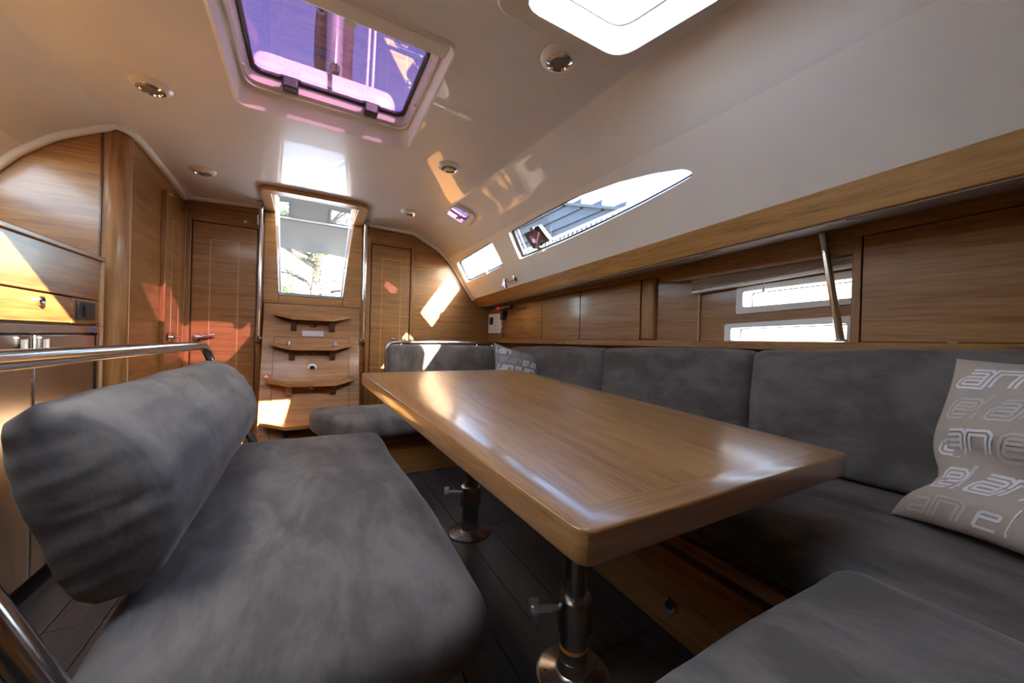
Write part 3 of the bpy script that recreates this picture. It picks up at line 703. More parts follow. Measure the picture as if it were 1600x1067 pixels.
for y in (.36, .03): MB().hexa(panel(y, y-.02, lambda y: cabB(y)+.004, lambda y: cabB(y)+.009, -.001, .004)).build('hinge', 'cream_plastic', big)
# ledge under the lockers
lg = strip([lambda y: cface(y, cabB(y)-.03, -.012), lambda y: cface(y, cabB(y)+.006, -.012), lambda y: cface(y, cabB(y)+.006, .083), lambda y: cface(y, cabB(y)-.03, .083)], [3.19-.25*i for i in range(17)]).build('locker_ledge', 'teak_long', bevel=.003)
tag(lg, 'long wooden ledge running under the lockers behind back cushions', 'ledge')
# rounded post, recessed panel, fascia and blind in the window bay
wb_ = thing('window_bay', 'recessed wooden window bay with rounded post and header board', 'panelling', cface(1.0, .90))
pts_ = [(0.0, .05), (0.0, .012)]
MB().hexa(panel(1.525, 1.435, lambda y: cabB(y)+.006, cabT, 0, .078)).build('rounded_post', 'teak_upright', wb_, bevel=.014)
m = MB(); 
m.add([cface(1.44, cabB(1.44)+.006, .03), cface(1.225, cabB(1.2)+.006, .082), cface(1.225, cabT(1.2), .082), cface(1.44, cabT(1.44), .03), cface(1.44, cabB(1.44)+.006, .08), cface(1.44, cabT(1.44), .08)], [(0, 1, 2, 3), (0, 4, 1), (3, 2, 5)]).build('return_panel', 'teak_wall', wb_, fixn=False)
MB().hexa(panel(1.228, 1.222, lambda y: cabB(y)+.006, cabT, .070, .084)).build('corner_bead', 'inlay', wb_)
m = MB(); fasc = [(1.43, .0), (1.38, .035), (1.30, .05), (.60, .058)]
zb_ = lambda y: cabT(y)-fasc_d(y)
def fasc_d(y):
    for (a, d0), (b, d1) in zip(fasc, fasc[1:]):
        if b <= y <= a: return d0+(d1-d0)*(a-y)/(a-b)
    return fasc[-1][1]
fy = [1.43, 1.40, 1.38, 1.34, 1.30, 1.1, .9, .7, .597]
strip([lambda y: cface(y, cabT(y)-fasc_d(y)-.001, .0), lambda y: cface(y, cabT(y)+.004, .0), lambda y: cface(y, cabT(y)+.004, .022), lambda y: cface(y, cabT(y)-fasc_d(y)-.001, .022)], fy).build('header_board', 'teak_long', wb_)
MB().hexa(panel(.60, .574, lambda y: cabB(y)+.004, cabT, -.002, .083)).build('side_post', 'teak_upright', wb_, bevel=.002)
bl = thing('window_blind', 'pleated roller blind gathered up above the hull windows', 'blind', cface(.9, 1.17))
bt = lambda y: 1.236+(1.238-y)*.085
for k in range(5):
    yz = lambda y, k=k: bt(y)-.010*k
    strip([lambda y, k=k: cface(y, bt(y)-.0105*k-.0105, .040+.005*(k % 2)), lambda y, k=k: cface(y, bt(y)-.0105*k-.005, .028+.004*(k % 2)), lambda y, k=k: cface(y, bt(y)-.0105*k, .040+.005*(k % 2)), lambda y, k=k: cface(y, bt(y)-.0105*k-.005, .072)], [1.238, 1.0, .8, .605]).build('pleat', 'blind_cloth', bl)
strip([lambda y: cface(y, bt(y)-.065, .030), lambda y: cface(y, bt(y)-.053, .030), lambda y: cface(y, bt(y)-.053, .072), lambda y: cface(y, bt(y)-.065, .072)], [1.24, .9, .605]).build('bottom_rail', 'white_plastic', bl, bevel=.002)
strip([lambda y: cface(y, bt(y), .026), lambda y: cface(y, bt(y)+.004, .026), lambda y: cface(y, bt(y)+.004, .074), lambda y: cface(y, bt(y), .074)], [1.24, .9, .605]).build('head_rail', 'cream_plastic', bl)
pt = Vector(cface(.915, bt(.915)-.066, .045)); MB().tube([pt, pt-Vector((0, 0, .012)), pt-Vector((0, 0, .032)), pt-Vector((0, 0, .046))], [.002, .002, .007, .005], 10).build('pull', 'white_plastic', bl)
sp = thing('steel_post', 'slanted polished steel post in front of the hull windows', 'post', cface(.63, .91))
pa = Vector((cabX(.70)-.012, .645, cabB(.6)+.012)); pb = Vector((cabX(.70)-.05, .70, cabT(.7)+.008))
pa = Vector((1.795, .622, cabB(.6)+.012)); pb = Vector((1.765, .685, sofT(.69)-.006))
MB().tube([pa, pb], .0135, 16).build('tube', 'steel', sp)
MB().lathe([(.022, 0), (.022, .005), (.015, .010)], pa-Vector((0, 0, .004)), (0, 0, 1)).build('foot_flange', 'steel', sp)
# instrument panel, handset
ip = thing('instrument_panel', 'white instrument panel with small dark display at locker row end', 'panel', cface(3.1, .95))
MB().hexa(panel(3.17, 2.955, .955, 1.135, -.018, .002)).build('case', 'white_plastic', ip, bevel=.003)
MB().hexa(panel(3.145, 3.085, 1.035, 1.105, -.021, -.017)).build('display', 'dark_plastic', ip, bevel=.001)
for k in range(4):
    for j in range(2): MB().hexa(panel(3.055-j*.045, 3.030-j*.045, .985+k*.032, 1.0+k*.032, -.021, -.017)).build('switch', 'cream_plastic', ip, bevel=.001)
vh = thing('radio_handset', 'black radio handset with coiled cord beside white instrument panel', 'radio', cface(2.915, .95))
MB().rbox((.035, .045, .085), .012, lambda x, y, z: (cabX(2.915)-.028+x, 2.918+y, 1.115+z), (6, 6, 8), .002).build('body', 'black_plastic', vh)
MB().hexa(panel(2.935, 2.90, 1.10, 1.13, -.012, .002)).build('clip', 'black_plastic', vh)
MB().tube([(cabX(2.915)-.026+.004*math.sin(k*1.6), 2.918+.018*math.sin(k*.28)+.004*math.cos(k*1.6), 1.075-k*.0035) for k in range(48)], .0025, 6).build('cord', 'black_plastic', vh)
ex = thing('fire_blanket_pack', 'small red and black pack tucked under the soffit above lockers', 'pack', (1.455, 2.86, 1.17))
m = MB().lathe([(.022, 0), (.024, .004), (.024, .05), (.018, .055)], (1.45, 2.90, 1.168), (.1, -1, .04), 18).build('red_body', 'red_plastic', ex)
MB().lathe([(.018, 0), (.018, .14), (.012, .15)], (1.458, 2.845, 1.171), (.12, -1, .05), 16).build('black_grip', 'black_plastic', ex)

# ------------------------------------------------------------------ settee and cushions
SM = lambda y: 1.36+.125*(3.2-y)         # cushion front line
zt_ = lambda y: .838+.026*(2.6-y)
def back_cushion(ya, yb, lab, mat, seed):
    L = ya-yb; ym = (ya+yb)/2
    def fn(x, y, z):     # x thickness, y along, z height
        yy = ym+y; top = zt_(yy); zz = .430+(z/.46+.5)*(top-.430)
        lean = (zz-.64)*.07
        return (SM(yy)+.066+x+lean, yy, zz)
    o = MB().rbox((.125, L-.004, .46), .034, fn, (6, max(8, int(L*22)), 12), .012, .005, seed).build('back_cushion', mat)
    tag(o, lab, 'cushion', 'grey suede settee back cushions'); return o
back_cushion(2.66, 1.695, 'grey suede settee back cushion behind the printed pillow at the corner', 'suede_b', 3)
back_cushion(1.69, .888, 'grey suede settee back cushion below the rounded post and window bay', 'suede_a', 9)
back_cushion(.884, -.62, 'long grey suede settee back cushion behind the beige printed pillow', 'suede_b', 15)
def fnA(x, y, z): 
    zz = .62+z; return (.935+x, 2.70+y+(zz-.62)*.08, zz)
o = MB().rbox((.90, .12, .43), .032, fnA, (20, 6, 12), .012, .004, 21).build('back_cushion', 'suede_b')
tag(o, 'grey suede back cushion in front of the curved steel rail', 'cushion', 'grey suede settee back cushions')
# long seat
def fnS(x, y, z):
    yy = 1.14+y; k = SM(yy)-SM(1.14); f = (x/.70+.5)
    return (1.375+x+k*f*f, yy, .355+z)
o = MB().rbox((.70, 2.3, .125), .05, fnS, (18, 34, 8), .020, .006, 31).build('seat_cushion', 'suede_a')
tag(o, 'long grey suede settee seat cushion along the hull side', 'cushion', 'grey suede seat cushions')
pol = [(0.0, 2.775), (.005, 2.62), (.06, 2.45), (.20, 2.335), (.34, 2.30), (1.30, 2.30), (1.30, 2.775)]
def loft_cushion(poly, z0, z1, r, mat, name):
    P = rpoly(poly, .08, 5); cx = sum(p[0] for p in P)/len(P); cy = sum(p[1] for p in P)/len(P); n = len(P)
    def off(d):
        out = []
        for i in range(n):
            a = Vector(P[i-1]); b = Vector(P[i]); c = Vector(P[(i+1) % n]); t = (c-a).normalized(); nr = Vector((-t.y, t.x))
            if nr.dot(Vector((cx, cy))-b) < 0: nr = -nr
            out.append(b+nr*d)
        return out
    rows = []
    for k in range(7): a = k/6*math.pi/2; rows.append((r*(1-math.sin(a)), z0+r*(1-math.cos(a))))
    rows = [(r*(1-math.sin(k/6*math.pi/2)), z0+r*(1-math.cos(k/6*math.pi/2))) for k in range(7)]+[(r*(1-math.cos(k/6*math.pi/2)), z1-r*(1-math.sin(k/6*math.pi/2))) for k in range(7)]
    rows += [(r+.03, z1+.006), (r+.08, z1+.012)]
    vs = []; fs = []
    for d, z in rows: vs += [(p.x, p.y, z+.004*noise.noise(Vector((p.x*6, p.y*6, z*8)))) for p in off(d)]
    for i in range(len(rows)-1):
        for k in range(n): fs.append((i*n+k, i*n+(k+1) % n, (i+1)*n+(k+1) % n, (i+1)*n+k))
    fs += [tuple(range(n))[::-1]]
    c = len(vs); vs.append((cx, cy, z1+.016)); b = (len(rows)-1)*n
    fs += [(b+k, b+(k+1) % n, c) for k in range(n)]
    return MB().add(vs, fs).build(name, mat)
o = loft_cushion(pol[::-1], .268, .412, .05, 'suede_c', 'seat_cushion')
tag(o, 'grey suede seat cushion with rounded corner at the foot of the ladder', 'cushion', 'grey suede seat cushions')
def fnF(x, y, z): return (.655+x+.02*y, .005+y, .395+z)
o = MB().rbox((.66, .66, .14), .05, fnF, (16, 16, 8), .018, .004, 44).build('seat_cushion', 'suede_c')
tag(o, 'square grey suede seat cushion at the forward end of the dinette', 'cushion', 'grey suede seat cushions')
# settee base with panels
sb = thing('settee_base', 'wooden settee base with steel push latch under the long seat', 'settee base', (1.2, 1.1, 0))
MB().hexa([(.985, -.05, 0), (1.85, -.2, 0), (1.62, 2.29, 0), (1.02, 2.29, 0), (1.02, -.05, .225), (1.85, -.2, .225), (1.62, 2.29, .225), (1.06, 2.29, .225)]).build('front_panel', 'teak_long', sb, bevel=.003)
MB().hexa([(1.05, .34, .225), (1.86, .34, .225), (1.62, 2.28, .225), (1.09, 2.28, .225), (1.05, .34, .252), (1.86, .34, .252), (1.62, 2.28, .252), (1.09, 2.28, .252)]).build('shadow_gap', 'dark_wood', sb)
MB().hexa([(1.025, .34, .252), (1.86, .34, .252), (1.62, 2.28, .252), (1.065, 2.28, .252), (1.025, .34, .29), (1.86, .34, .29), (1.62, 2.28, .29), (1.065, 2.28, .29)]).build('seat_lip', 'teak_long', sb, bevel=.003)
lt = MB().lathe([(.022, 0), (.022, .006), (.014, .007), (.012, .004)], (1.004, .745, .085), (-1, 0, .17), 22).build('push_latch', 'chrome', sb)
MB().lathe([(.012, .003), (.009, .009)], (1.004, .745, .085), (-1, 0, .17), 14).build('button', 'dark_plastic', lt)
lt = MB().lathe([(.022, 0), (.022, .006), (.014, .007)], (1.022, 1.5, .12), (-1, 0, .17), 22).build('push_latch', 'chrome', sb)
ab = thing('aft_seat_base', 'dark wooden seat base with a lip under the ladder side cushion', 'seat base', (.6, 2.6, 0))
MB().box((.10, 2.42, 0), (1.30, 2.77, .225)).build('front_panel', 'teak_cross', ab, bevel=.003)
MB().box((.06, 2.37, .225), (1.30, 2.77, .262)).build('seat_lip', 'teak_cross', ab, bevel=.004)
MB().lathe([(.020, 0), (.020, .006), (.012, .007)], (.42, 2.42, .12), (0, -1, 0), 20).build('push_latch', 'chrome', ab)
fb = thing('forward_seat_base', 'wooden seat base under the square forward cushion', 'seat base', (.65, 0, 0))
MB().box((.40, -.30, 0), (1.0, .26, .29)).build('body', 'teak_cross', fb, bevel=.003)
MB().box((.36, -.31, .29), (1.0, .30, .318)).build('seat_lip', 'teak_cross', fb, bevel=.003)
# rail behind the aft cushion
gr = thing('grab_rail', 'curved steel grab rail behind the cushion by the companionway', 'rail', (.95, 2.82, .0))
pth = [(.495, 2.82, .0), (.495, 2.82, .79)]+[(.495+.065*(1-math.cos(k/6*math.pi/2)), 2.82, .79+.065*math.sin(k/6*math.pi/2)) for k in range(1, 7)]+[(1.40, 2.82, .863)]
MB().tube(pth, .0155, 14).build('tube', 'steel', gr)
for x in (.60, 1.22, 1.36): MB().tube([(x, 2.82, .855), (x, 2.80, .78), (x, 2.785, .70)], .009, 10).build('stanchion', 'steel', gr)

# ------------------------------------------------------------------ bench on the centreline
def fnB(x, y, z):
    f = y/1.34+.5
    return (.01+x, 1.278+y, .345+z-(.008*math.cos(f*9)))
o = MB().rbox((.62, 1.34, .15), .06, fnB, (18, 30, 8), .026, .004, 52).build('seat_cushion', 'suede_c')
tag(o, 'long grey suede bench seat cushion between galley and table', 'cushion', 'grey suede seat cushions')
prof = [(-.30, .437), (-.255, .442), (-.222, .475), (-.200, .53), (-.198, .59), (-.215, .65), (-.245, .705), (-.285, .75), (-.33, .776), (-.377, .777), (-.408, .752), (-.408, .70), (-.392, .63), (-.366, .55), (-.343, .48), (-.322, .448)]
pcx, pcz = -.29, .61
rows = []
for k in range(5): a = k/4*math.pi/2; rows.append((.875-.03*math.sin(a)*0+.0-(.025*math.sin(a))+.0, .9+.1*math.sin(a)))
YA, YE = .84, 1.955
rows = [(YA+.03*(1-math.sin(k/4*math.pi/2))*0+YA*0+.03*(1-math.sin(math.pi/2*k/4)), .0) for k in range(0)]
rows = [(YA-.016+.012*(k/17)**3, .03+.047*k) for k in range(18)]+[(YA+.035*(1-math.cos(k/5*math.pi/2)), .88+.12*math.sin(k/5*math.pi/2)) for k in range(6)]
rows += [(YA+.05+(YE-YA-.10)*k/16, 1) for k in range(17)]
rows += [(YE-.035*(1-math.cos(k/5*math.pi/2)), .88+.12*math.sin(k/5*math.pi/2)) for k in range(5, -1, -1)]+[(YE+.004, .81), (YE+.008, .72), (YE+.012, .5), (YE+.015, .2), (YE+.016, .05)]
pp = []
for i in range(len(prof)):
    a, b = Vector(prof[i]), Vector(prof[(i+1) % len(prof)]); pp += [a, a*.75+b*.25, (a+b)/2, a*.25+b*.75]
vs = []; npf = len(pp)
for ri, (y, sc2) in enumerate(rows):
    for p in pp:
        wk = .006*noise.noise(Vector((p.x*14, y*6, p.y*14))) if .9 < y < 1.9 else .003*noise.noise(Vector((p.x*8, y*20, p.y*30)))
        v = Vector((p.x-pcx, p.y-pcz)); v = v*sc2+v.normalized()*wk
        cap = max(0, min(1, (.90-y)/.05))*min(1, sc2*2)
        wy = cap*(.0055*noise.noise(Vector((v.x*5, 2, (v.y-v.x*.4)*34)))+.003*noise.noise(Vector((v.x*9, 5, (v.y-v.x*.3)*62))))
        vs.append((pcx+v.x, y+wy, pcz+v.y))
fs = [(i*npf+k, i*npf+(k+1) % npf, (i+1)*npf+(k+1) % npf, (i+1)*npf+k) for i in range(len(rows)-1) for k in range(npf)]
fs += [tuple(range(npf)), tuple(range((len(rows)-1)*npf, len(rows)*npf))[::-1]]
o = MB().add(vs, fs).build('back_cushion', 'suede_c')
tag(o, 'grey suede bolster cushion leaning on the bench steel rail', 'cushion')
br = thing('bench_rail', 'bent steel tube rail carrying the bench bolster cushion', 'rail', (-.3, 1.3, .0))
def arc(p0, p1, p2, n=6): p0, p1, p2 = Vector(p0), Vector(p1), Vector(p2); return [tuple((1-t)**2*p0+2*t*(1-t)*p1+t*t*p2) for t in [k/n for k in range(n+1)]]
tp = (-.405, .66, .848); te = (-.388, 1.945, .838)
leg = lambda y, z: (-.40+(.845-z)*.43, y, z)
pth = [leg(.60, .10), leg(.60, .78)]+arc(leg(.60, .79), leg(.60, .848), tp)+[(-.40, 1.0, .846), (-.395, 1.5, .843)]+arc((-.39, 1.90, .839), (-.386, 1.975, .838), leg(1.975, .77))+[leg(1.975, .10)]
MB().tube(pth, .0165, 16).build('tube', 'steel', br)
for y in (.60, 1.975):
    c = leg(y, .10); MB().lathe([(.035, -.10), (.035, -.09), (.018, -.085), (.018, .0)], c, (0, 0, 1), 18).build('foot', 'dull_metal', br)
bb = thing('bench_locker', 'wooden base box under the long bench seat', 'seat base', (0, 1.3, 0))
MB().box((-.16, .72, 0), (.20, 1.93, .24)).build('body', 'teak_long', bb, bevel=.003)
MB().box((-.19, .66, .24), (.25, 1.94, .268)).build('seat_lip', 'dark_wood', bb, bevel=.003)

# ------------------------------------------------------------------ table
T_0 = Vector((.343, .393, .630)); TA = Vector((.874, 0, .004)); TB = Vector((-.123, 1.531, .087)); TN = TA.cross(TB).normalized()
def tt(u, v, h=0): return tuple(T_0+TA*u+TB*v+TN*h)
tb = thing('saloon_table', 'long wooden saloon table on two steel pedestal legs', 'table', (.65, 1.16, 0))
def tsolid(poly, h0, h1, name, mat, bevel):
    o = MB().prism(poly, lambda u, v: tt(u, v, h0), lambda u, v: tt(u, v, h1)).build(name, mat, tb)
    if bevel:      # round only the outer rim of the board
        n = len(poly); bm = bmesh.new(); bm.from_mesh(o.data); bm.verts.ensure_lookup_table()
        rim = [i for i, (u, v) in enumerate(poly) if min(u, 1-u, v, 1-v) < .012]
        rs = set(rim)|{i+n for i in rim}
        es = [e for e in bm.edges if e.verts[0].index in rs and e.verts[1].index in rs and abs(e.verts[0].index-e.verts[1].index) != n]
        bmesh.ops.bevel(bm, geom=es, offset=bevel, segments=3, affect='EDGES', profile=.5)
        bm.to_mesh(o.data); bm.free(); o.data.shade_smooth(); o.data.set_sharp_from_angle(angle=math.radians(38))
    return o
bw = .062/.874; bv = .062/1.531; cu, cv = .028/.874, .028/1.531
tsolid([(bw+.0006, bv+.0004), (1-bw-.0006, bv+.0004), (1-bw-.0006, 1-bv-.0004), (bw+.0006, 1-bv-.0004)], -.040, -.0003, 'top_panel', 'table_wood', 0)
def corner(u0, v0, su, sv): return [(u0+su*cu*(1-math.sin(k/5*math.pi/2)), v0+sv*cv*(1-math.cos(k/5*math.pi/2))) for k in range(6)]
c00 = corner(0, 0, 1, 1); c10 = corner(1, 0, -1, 1); c11 = corner(1, 1, -1, -1); c01 = corner(0, 1, 1, -1)
# edge boards with mitred corners (diagonal joints through the rounded corners)
half = lambda c, a, b: c[a:b]
def board(name, poly, mat): tsolid(poly, -.056, .0, name, mat, .006)
mid = lambda c: c[2]
board('edge_board', [(bw, bv)]+c00[2:][::-1][::-1][0:0]+[c00[2]]+[p for p in c00[3:]][::1]+[p for p in c01[3:]][::-1]+[c01[2]]+[(bw, 1-bv)], 'table_wood')
board('edge_board', [(1-bw, 1-bv), c11[2]]+c11[3:]+c10[3:][::-1]+[c10[2], (1-bw, bv)], 'table_wood')
board('edge_board', [(1-bw, bv), c10[2], c10[1], c10[0], c00[0], c00[1], c00[2], (bw, bv)], 'table_wood_cross')
board('edge_board', [(bw, 1-bv), c01[2], c01[1], c01[0], c11[0], c11[1], c11[2], (1-bw, 1-bv)], 'table_wood_cross')
def pedestal(x, y, band):
    ztop = T_0.z+(y-T_0.y)/1.531*.087-.057
    lg = MB().lathe([(.031, .14), (.031, ztop)], (x, y, 0), n=24).build('leg', 'brushed_steel', tb)
    MB().lathe([(.098, 0), (.098, .006), (.09, .011), (.05, .014), (.042, .02), (.038, .05)], (x, y, 0), n=36).build('base_plate', 'brushed_steel', lg)
    MB().lathe([(.037, .012), (.037, .145)], (x, y, 0), n=24).build('lower_tube', 'brushed_steel', lg)
    MB().lathe([(.040, .125), (.047, .130), (.047, .205), (.044, .215), (.034, .216)], (x, y, 0), n=28).build('collar', 'brushed_steel', lg)
    k = Vector((-.93, .36, 0)).normalized(); c = Vector((x, y, .185))
    kn = MB().tube([c+k*.04, c+k*.075], .008, 10).tube([c+k*.06, c+k*.10], .010, 12).build('clamp_knob', 'dull_metal', lg)
    prof = []
    a = Vector((0, 0, 1)); b = k.cross(a); m = MB()
    loop = [(.024+.006*math.cos(5*t))*1.0 for t in [2*math.pi*i/40 for i in range(40)]]
    pl = [(loop[i]*math.cos(2*math.pi*i/40), loop[i]*math.sin(2*math.pi*i/40)) for i in range(40)]
    m.prism(pl, lambda p, q_: tuple(c+k*.10+a*p+b*q_), lambda p, q_: tuple(c+k*.122+a*p+b*q_)).build('knob_star', 'dull_metal', lg, bevel=.003)
    for t in (.6, 1.65, 2.7, 3.75, 4.8, 5.85): MB().lathe([(.007, 0), (.005, .003)], (x+.075*math.cos(t), y+.075*math.sin(t), .0115), n=10).build('screw', 'steel', lg)
    if band: MB().lathe([(.0375, .078), (.0376, .088)], (x, y, 0), n=24).build('tape_band', 'orange_tape', lg)
    MB().box((x-.09, y-.09, ztop-.006), (x+.09, y+.09, ztop+.001)).build('top_plate', 'dull_metal', lg)
pedestal(.640, .768, True); pedestal(.668, 1.565, False)

# ------------------------------------------------------------------ galley front to port
XG = -.80
gc = thing('galley_cabinet', 'wooden galley cabinet front with a drawer above the steel fridge', 'cabinet', (XG, 1.6, .9))
gt = lambda y: 1.197
MB().box((-1.35, .55, .905), (XG-.012, 2.255, 1.185)).build('body', 'dark_wood', gc)
dz = lambda y: 1.012+(2.03-y)*.03
MB().hexa([(XG-.012, .55, 1.030), (XG, .55, 1.030), (XG, 2.235, 1.0155), (XG-.012, 2.235, 1.0155), (XG-.012, .55, 1.185), (XG, .55, 1.185), (XG, 2.235, 1.185), (XG-.012, 2.235, 1.185)]).build('upper_panel', 'teak_wall', gc, bevel=.002)
dr = MB().hexa([(XG-.012, .55, .915), (XG, .55, .915), (XG, 2.028, .915), (XG-.012, 2.028, .915), (XG-.012, .55, 1.026), (XG, .55, 1.026), (XG, 2.028, 1.011), (XG-.012, 2.028, 1.011)]).build('drawer', 'teak_wall', gc, bevel=.002)
k_ = MB().lathe([(.017, 0), (.017, .007), (.012, .009), (.010, .005)], (XG, 1.843, .985), (1, 0, 0), 20).build('push_knob', 'chrome', dr)
MB().box((XG-.012, 2.033, .915), (XG, 2.235, 1.0125)).build('side_panel', 'teak_wall', gc, bevel=.002)
MB().box((-1.35, .55, 1.185), (XG+.010, 2.262, 1.205)).build('top_board', 'teak_long', gc, bevel=.004)
MB().box((XG-.02, 2.24, .906), (XG+.006, 2.262, 1.185)).build('edge_strip', 'inlay', gc, bevel=.002)
sw = thing('light_switch', 'black rocker light switch on galley cabinet above steel fridge', 'switch', (XG, 2.12, .97))
MB().box((XG, 2.058, .930), (XG+.008, 2.185, 1.003)).build('plate', 'dark_plastic', sw, bevel=.003)
MB().box((XG+.008, 2.095, .943), (XG+.014, 2.168, .99)).build('rocker', 'black_plastic', sw, bevel=.002)
fr = thing('fridge', 'stainless steel double door fridge below galley drawer', 'fridge', (XG, 1.7, .05))
MB().box((-1.35, .75, .05), (XG-.014, 2.225, .905)).build('body', 'dark_plastic', fr)
MB().box((XG-.014, .75, .878), (XG+.004, 2.232, .905)).build('top_strip', 'brushed_steel', fr, bevel=.002)
MB().box((XG+.004, 2.155, .882), (XG+.0052, 2.20, .899)).build('badge', 'blue_paint', fr, smooth=False)
MB().box((XG-.014, 2.218, .06), (XG+.004, 2.232, .878)).build('side_strip', 'brushed_steel', fr)
MB().box((XG-.02, 2.24, .05), (XG+.006, 2.262, .904)).build('edge_strip', 'inlay', fr, bevel=.002)
for ya, yb, hy in ((1.20, 1.812, 1.765), (1.826, 2.205, 1.875)):
    d_ = MB().box((XG-.014, ya, .06), (XG, yb, .870)).build('fridge_door', 'brushed_steel', fr, bevel=.003)
    a, b = hy-.028, hy+.022
    ring(rrect(a, b, .805, .868, .008), rrect(a+.007, b-.007, .812, .861, .005), lambda y, z: (XG-.001, y, z), lambda y, z: (XG-.001, y, z), lambda y, z: (XG+.005, y, z), lambda y, z: (XG+.005, y, z)).build('handle_frame', 'chrome', d_)
    MB().box((XG-.001, a+.007, .812), (XG+.0012, b-.007, .861)).build('handle_recess', 'dull_metal', d_)
MB().box((XG-.013, 1.813, .06), (XG-.003, 1.825, .875)).build('door_gap', 'chrome', fr)
gb_ = MB().box((-1.35, -.3, 0), (XG-.005, .74, .90)).build('galley_cupboard', 'teak_wall', bevel=.003)
tag(gb_, 'wooden galley base cabinet beside the fridge', 'cabinet')

# ------------------------------------------------------------------ pillows with printed lettering
GLY = {'e': (1.0, [[(.14, .52), (.92, .52), (1.0, .64), (1.0, .88), (.88, 1), (.16, 1), (0, .84), (0, .16), (.14, 0), (.95, 0)]]),
       'l': (.42, [[(.02, 1.45), (.02, .16), (.14, 0), (.36, 0)]]),
       'a': (1.0, [[(.10, 1), (.84, 1), (1, .86), (1, 0), (.14, 0), (0, .12), (0, .40), (.12, .52), (.96, .52)]]),
       'n': (1.0, [[(0, 0), (0, 1), (.84, 1), (1, .86), (1, 0)]])}
def offset_line(P, d):
    out = []
    for i, p in enumerate(P):
        a = Vector(P[max(0, i-1)]); b = Vector(P[min(len(P)-1, i+1)]); p = Vector(p)
        t1 = (p-a).normalized() if i > 0 else (b-p).normalized(); t2 = (b-p).normalized() if i < len(P)-1 else t1
        n1 = Vector((-t1.y, t1.x)); n2 = Vector((-t2.y, t2.x)); nn = (n1+n2)
        nn = nn/max(.5, nn.dot(n1)) if nn.length > 1e-6 else n1
        out.append(p+nn*d)
    return out
def word(mb, mapfn, x0, y0, h, wd, shear=.28, double=True):
    cx = 0; gap = .24
    for ch in 'elan':
        wdt, strokes = GLY[ch]
        for S in strokes:
            S2 = [S[0]]
            for a, b in zip(S, S[1:]):
                L = math.dist(a, b); k = max(1, int(L/.25))
                S2 += [(a[0]+(b[0]-a[0])*i/k, a[1]+(b[1]-a[1])*i/k) for i in range(1, k+1)]
            for dd in ((-.115, .115) if double else (0,)):
                w_ = .07 if double else .085
                A_ = offset_line(S2, dd-w_); B_ = offset_line(S2, dd+w_)
                conv = lambda p: mapfn(x0+(cx+p.x*wdt*1.0/wdt*wdt+shear*p.y)*h*wd, y0+p.y*h)
                va = [conv(p) for p in A_]; vb = [conv(p) for p in B_]
                if any(q_ is None for q_ in va+vb): continue
                n = len(va); mb.add(va+vb, [(i, i+1, n+i+1, n+i) for i in range(n-1)])
        cx += wdt+gap
def pillow(name, corners, T, lab, cloth, seed, words, fold=0, flip=1, pinch=.10, sag=0):
    """corners: BL, BR, TR, TL"""
    BL, BR, TR, TL = [Vector(c) for c in corners]
    N = ((BR-BL).cross(TL-BL)).normalized()*flip
    def base(u, v):
        pu = u*(1-pinch*(1-v*v)); pv = v*(1-pinch*(1-u*u)); a = (pu+1)/2; b = (pv+1)/2
        wst = sag*math.exp(-((v+.42)/.24)**2)
        a = .5+(a-.5)*(1-1.6*wst*abs(u))
        return BL*(1-a)*(1-b)+BR*a*(1-b)+TR*a*b+TL*(1-a)*b-N*wst*1.1
    def H(u, v):
        e = max(0, (1-u*u)*(1-v*v)); h = T*e**.5
        w_ = .010*noise.noise(Vector((u*2.6+seed, v*2.6, seed)))+.006*noise.noise(Vector((u*6+seed, v*6, 3)))
        f_ = -fold*math.exp(-((v+.30+.25*u)/.13)**2)+fold*.5*math.exp(-((v+.62-.1*u)/.12)**2)
        return h+(w_+f_)*min(1, e*2.2)
    front = lambda u, v, o=0: tuple(base(u, v)+N*(H(u, v)+o))
    backf = lambda u, v: tuple(base(u, v)-N*(T*.8*max(0, (1-u*u)*(1-v*v))**.5))
    t = thing(name, lab, 'pillow', (BL+BR)/2)
    m = MB(); G = 30
    e = lambda t_: math.sin((2*t_-1)*math.pi/2)
    m.grid(lambda a, b: front(e(a), e(b)), G, G); m.grid(lambda a, b: backf(e(a), e(1-b)), G, G)
    o = m.build('cover', cloth, t, fixn=False)
    bm = bmesh.new(); bm.from_mesh(o.data); bmesh.ops.remove_doubles(bm, verts=bm.verts, dist=.0004); bmesh.ops.recalc_face_normals(bm, faces=bm.faces); bm.to_mesh(o.data); bm.free(); o.data.shade_smooth()
    mf = lambda x, y: front(x, y, .0016) if abs(x) < .965 and abs(y) < .965 else None
    for mat in ('print_white', 'print_pale', 'print_grey'):
        mm = MB()
        for (x, y, h_, w_, mt, db) in words:
            if mt == mat: word(mm, mf, x, y, h_, w_, double=db)
        if mm.v:
            p = mm.build('printed_lettering', mat, t, smooth=True, fixn=False); p['kind'] = 'stuff'
    return t
rw = []
for r in range(5):
    for c in range(3):
        y = -.93+r*.385; x = -1.25+c*1.0+(.42 if r % 2 else 0)
        rw.append((x, y, .20, 1.05, 'print_white' if (r+c) % 3 else 'print_pale', True))
pillow('throw_pillow', [(1.475, .385, .428), (1.33, -.02, .428), (1.665, -.16, .91), (1.655, .305, .882)], .085, 'beige throw pillow printed with white elongated letters on long seat', 'pillow_cloth', 2.3, rw, fold=.03, flip=1, pinch=.10, sag=.05)
rw2 = []
for r in range(5):
    for c in range(3):
        y = -.93+r*.385; x = -1.2+c*.98+(.4 if r % 2 else 0)
        rw2.append((x, y, .20, 1.0, 'print_white' if (r+2*c) % 3 else 'print_grey', True))
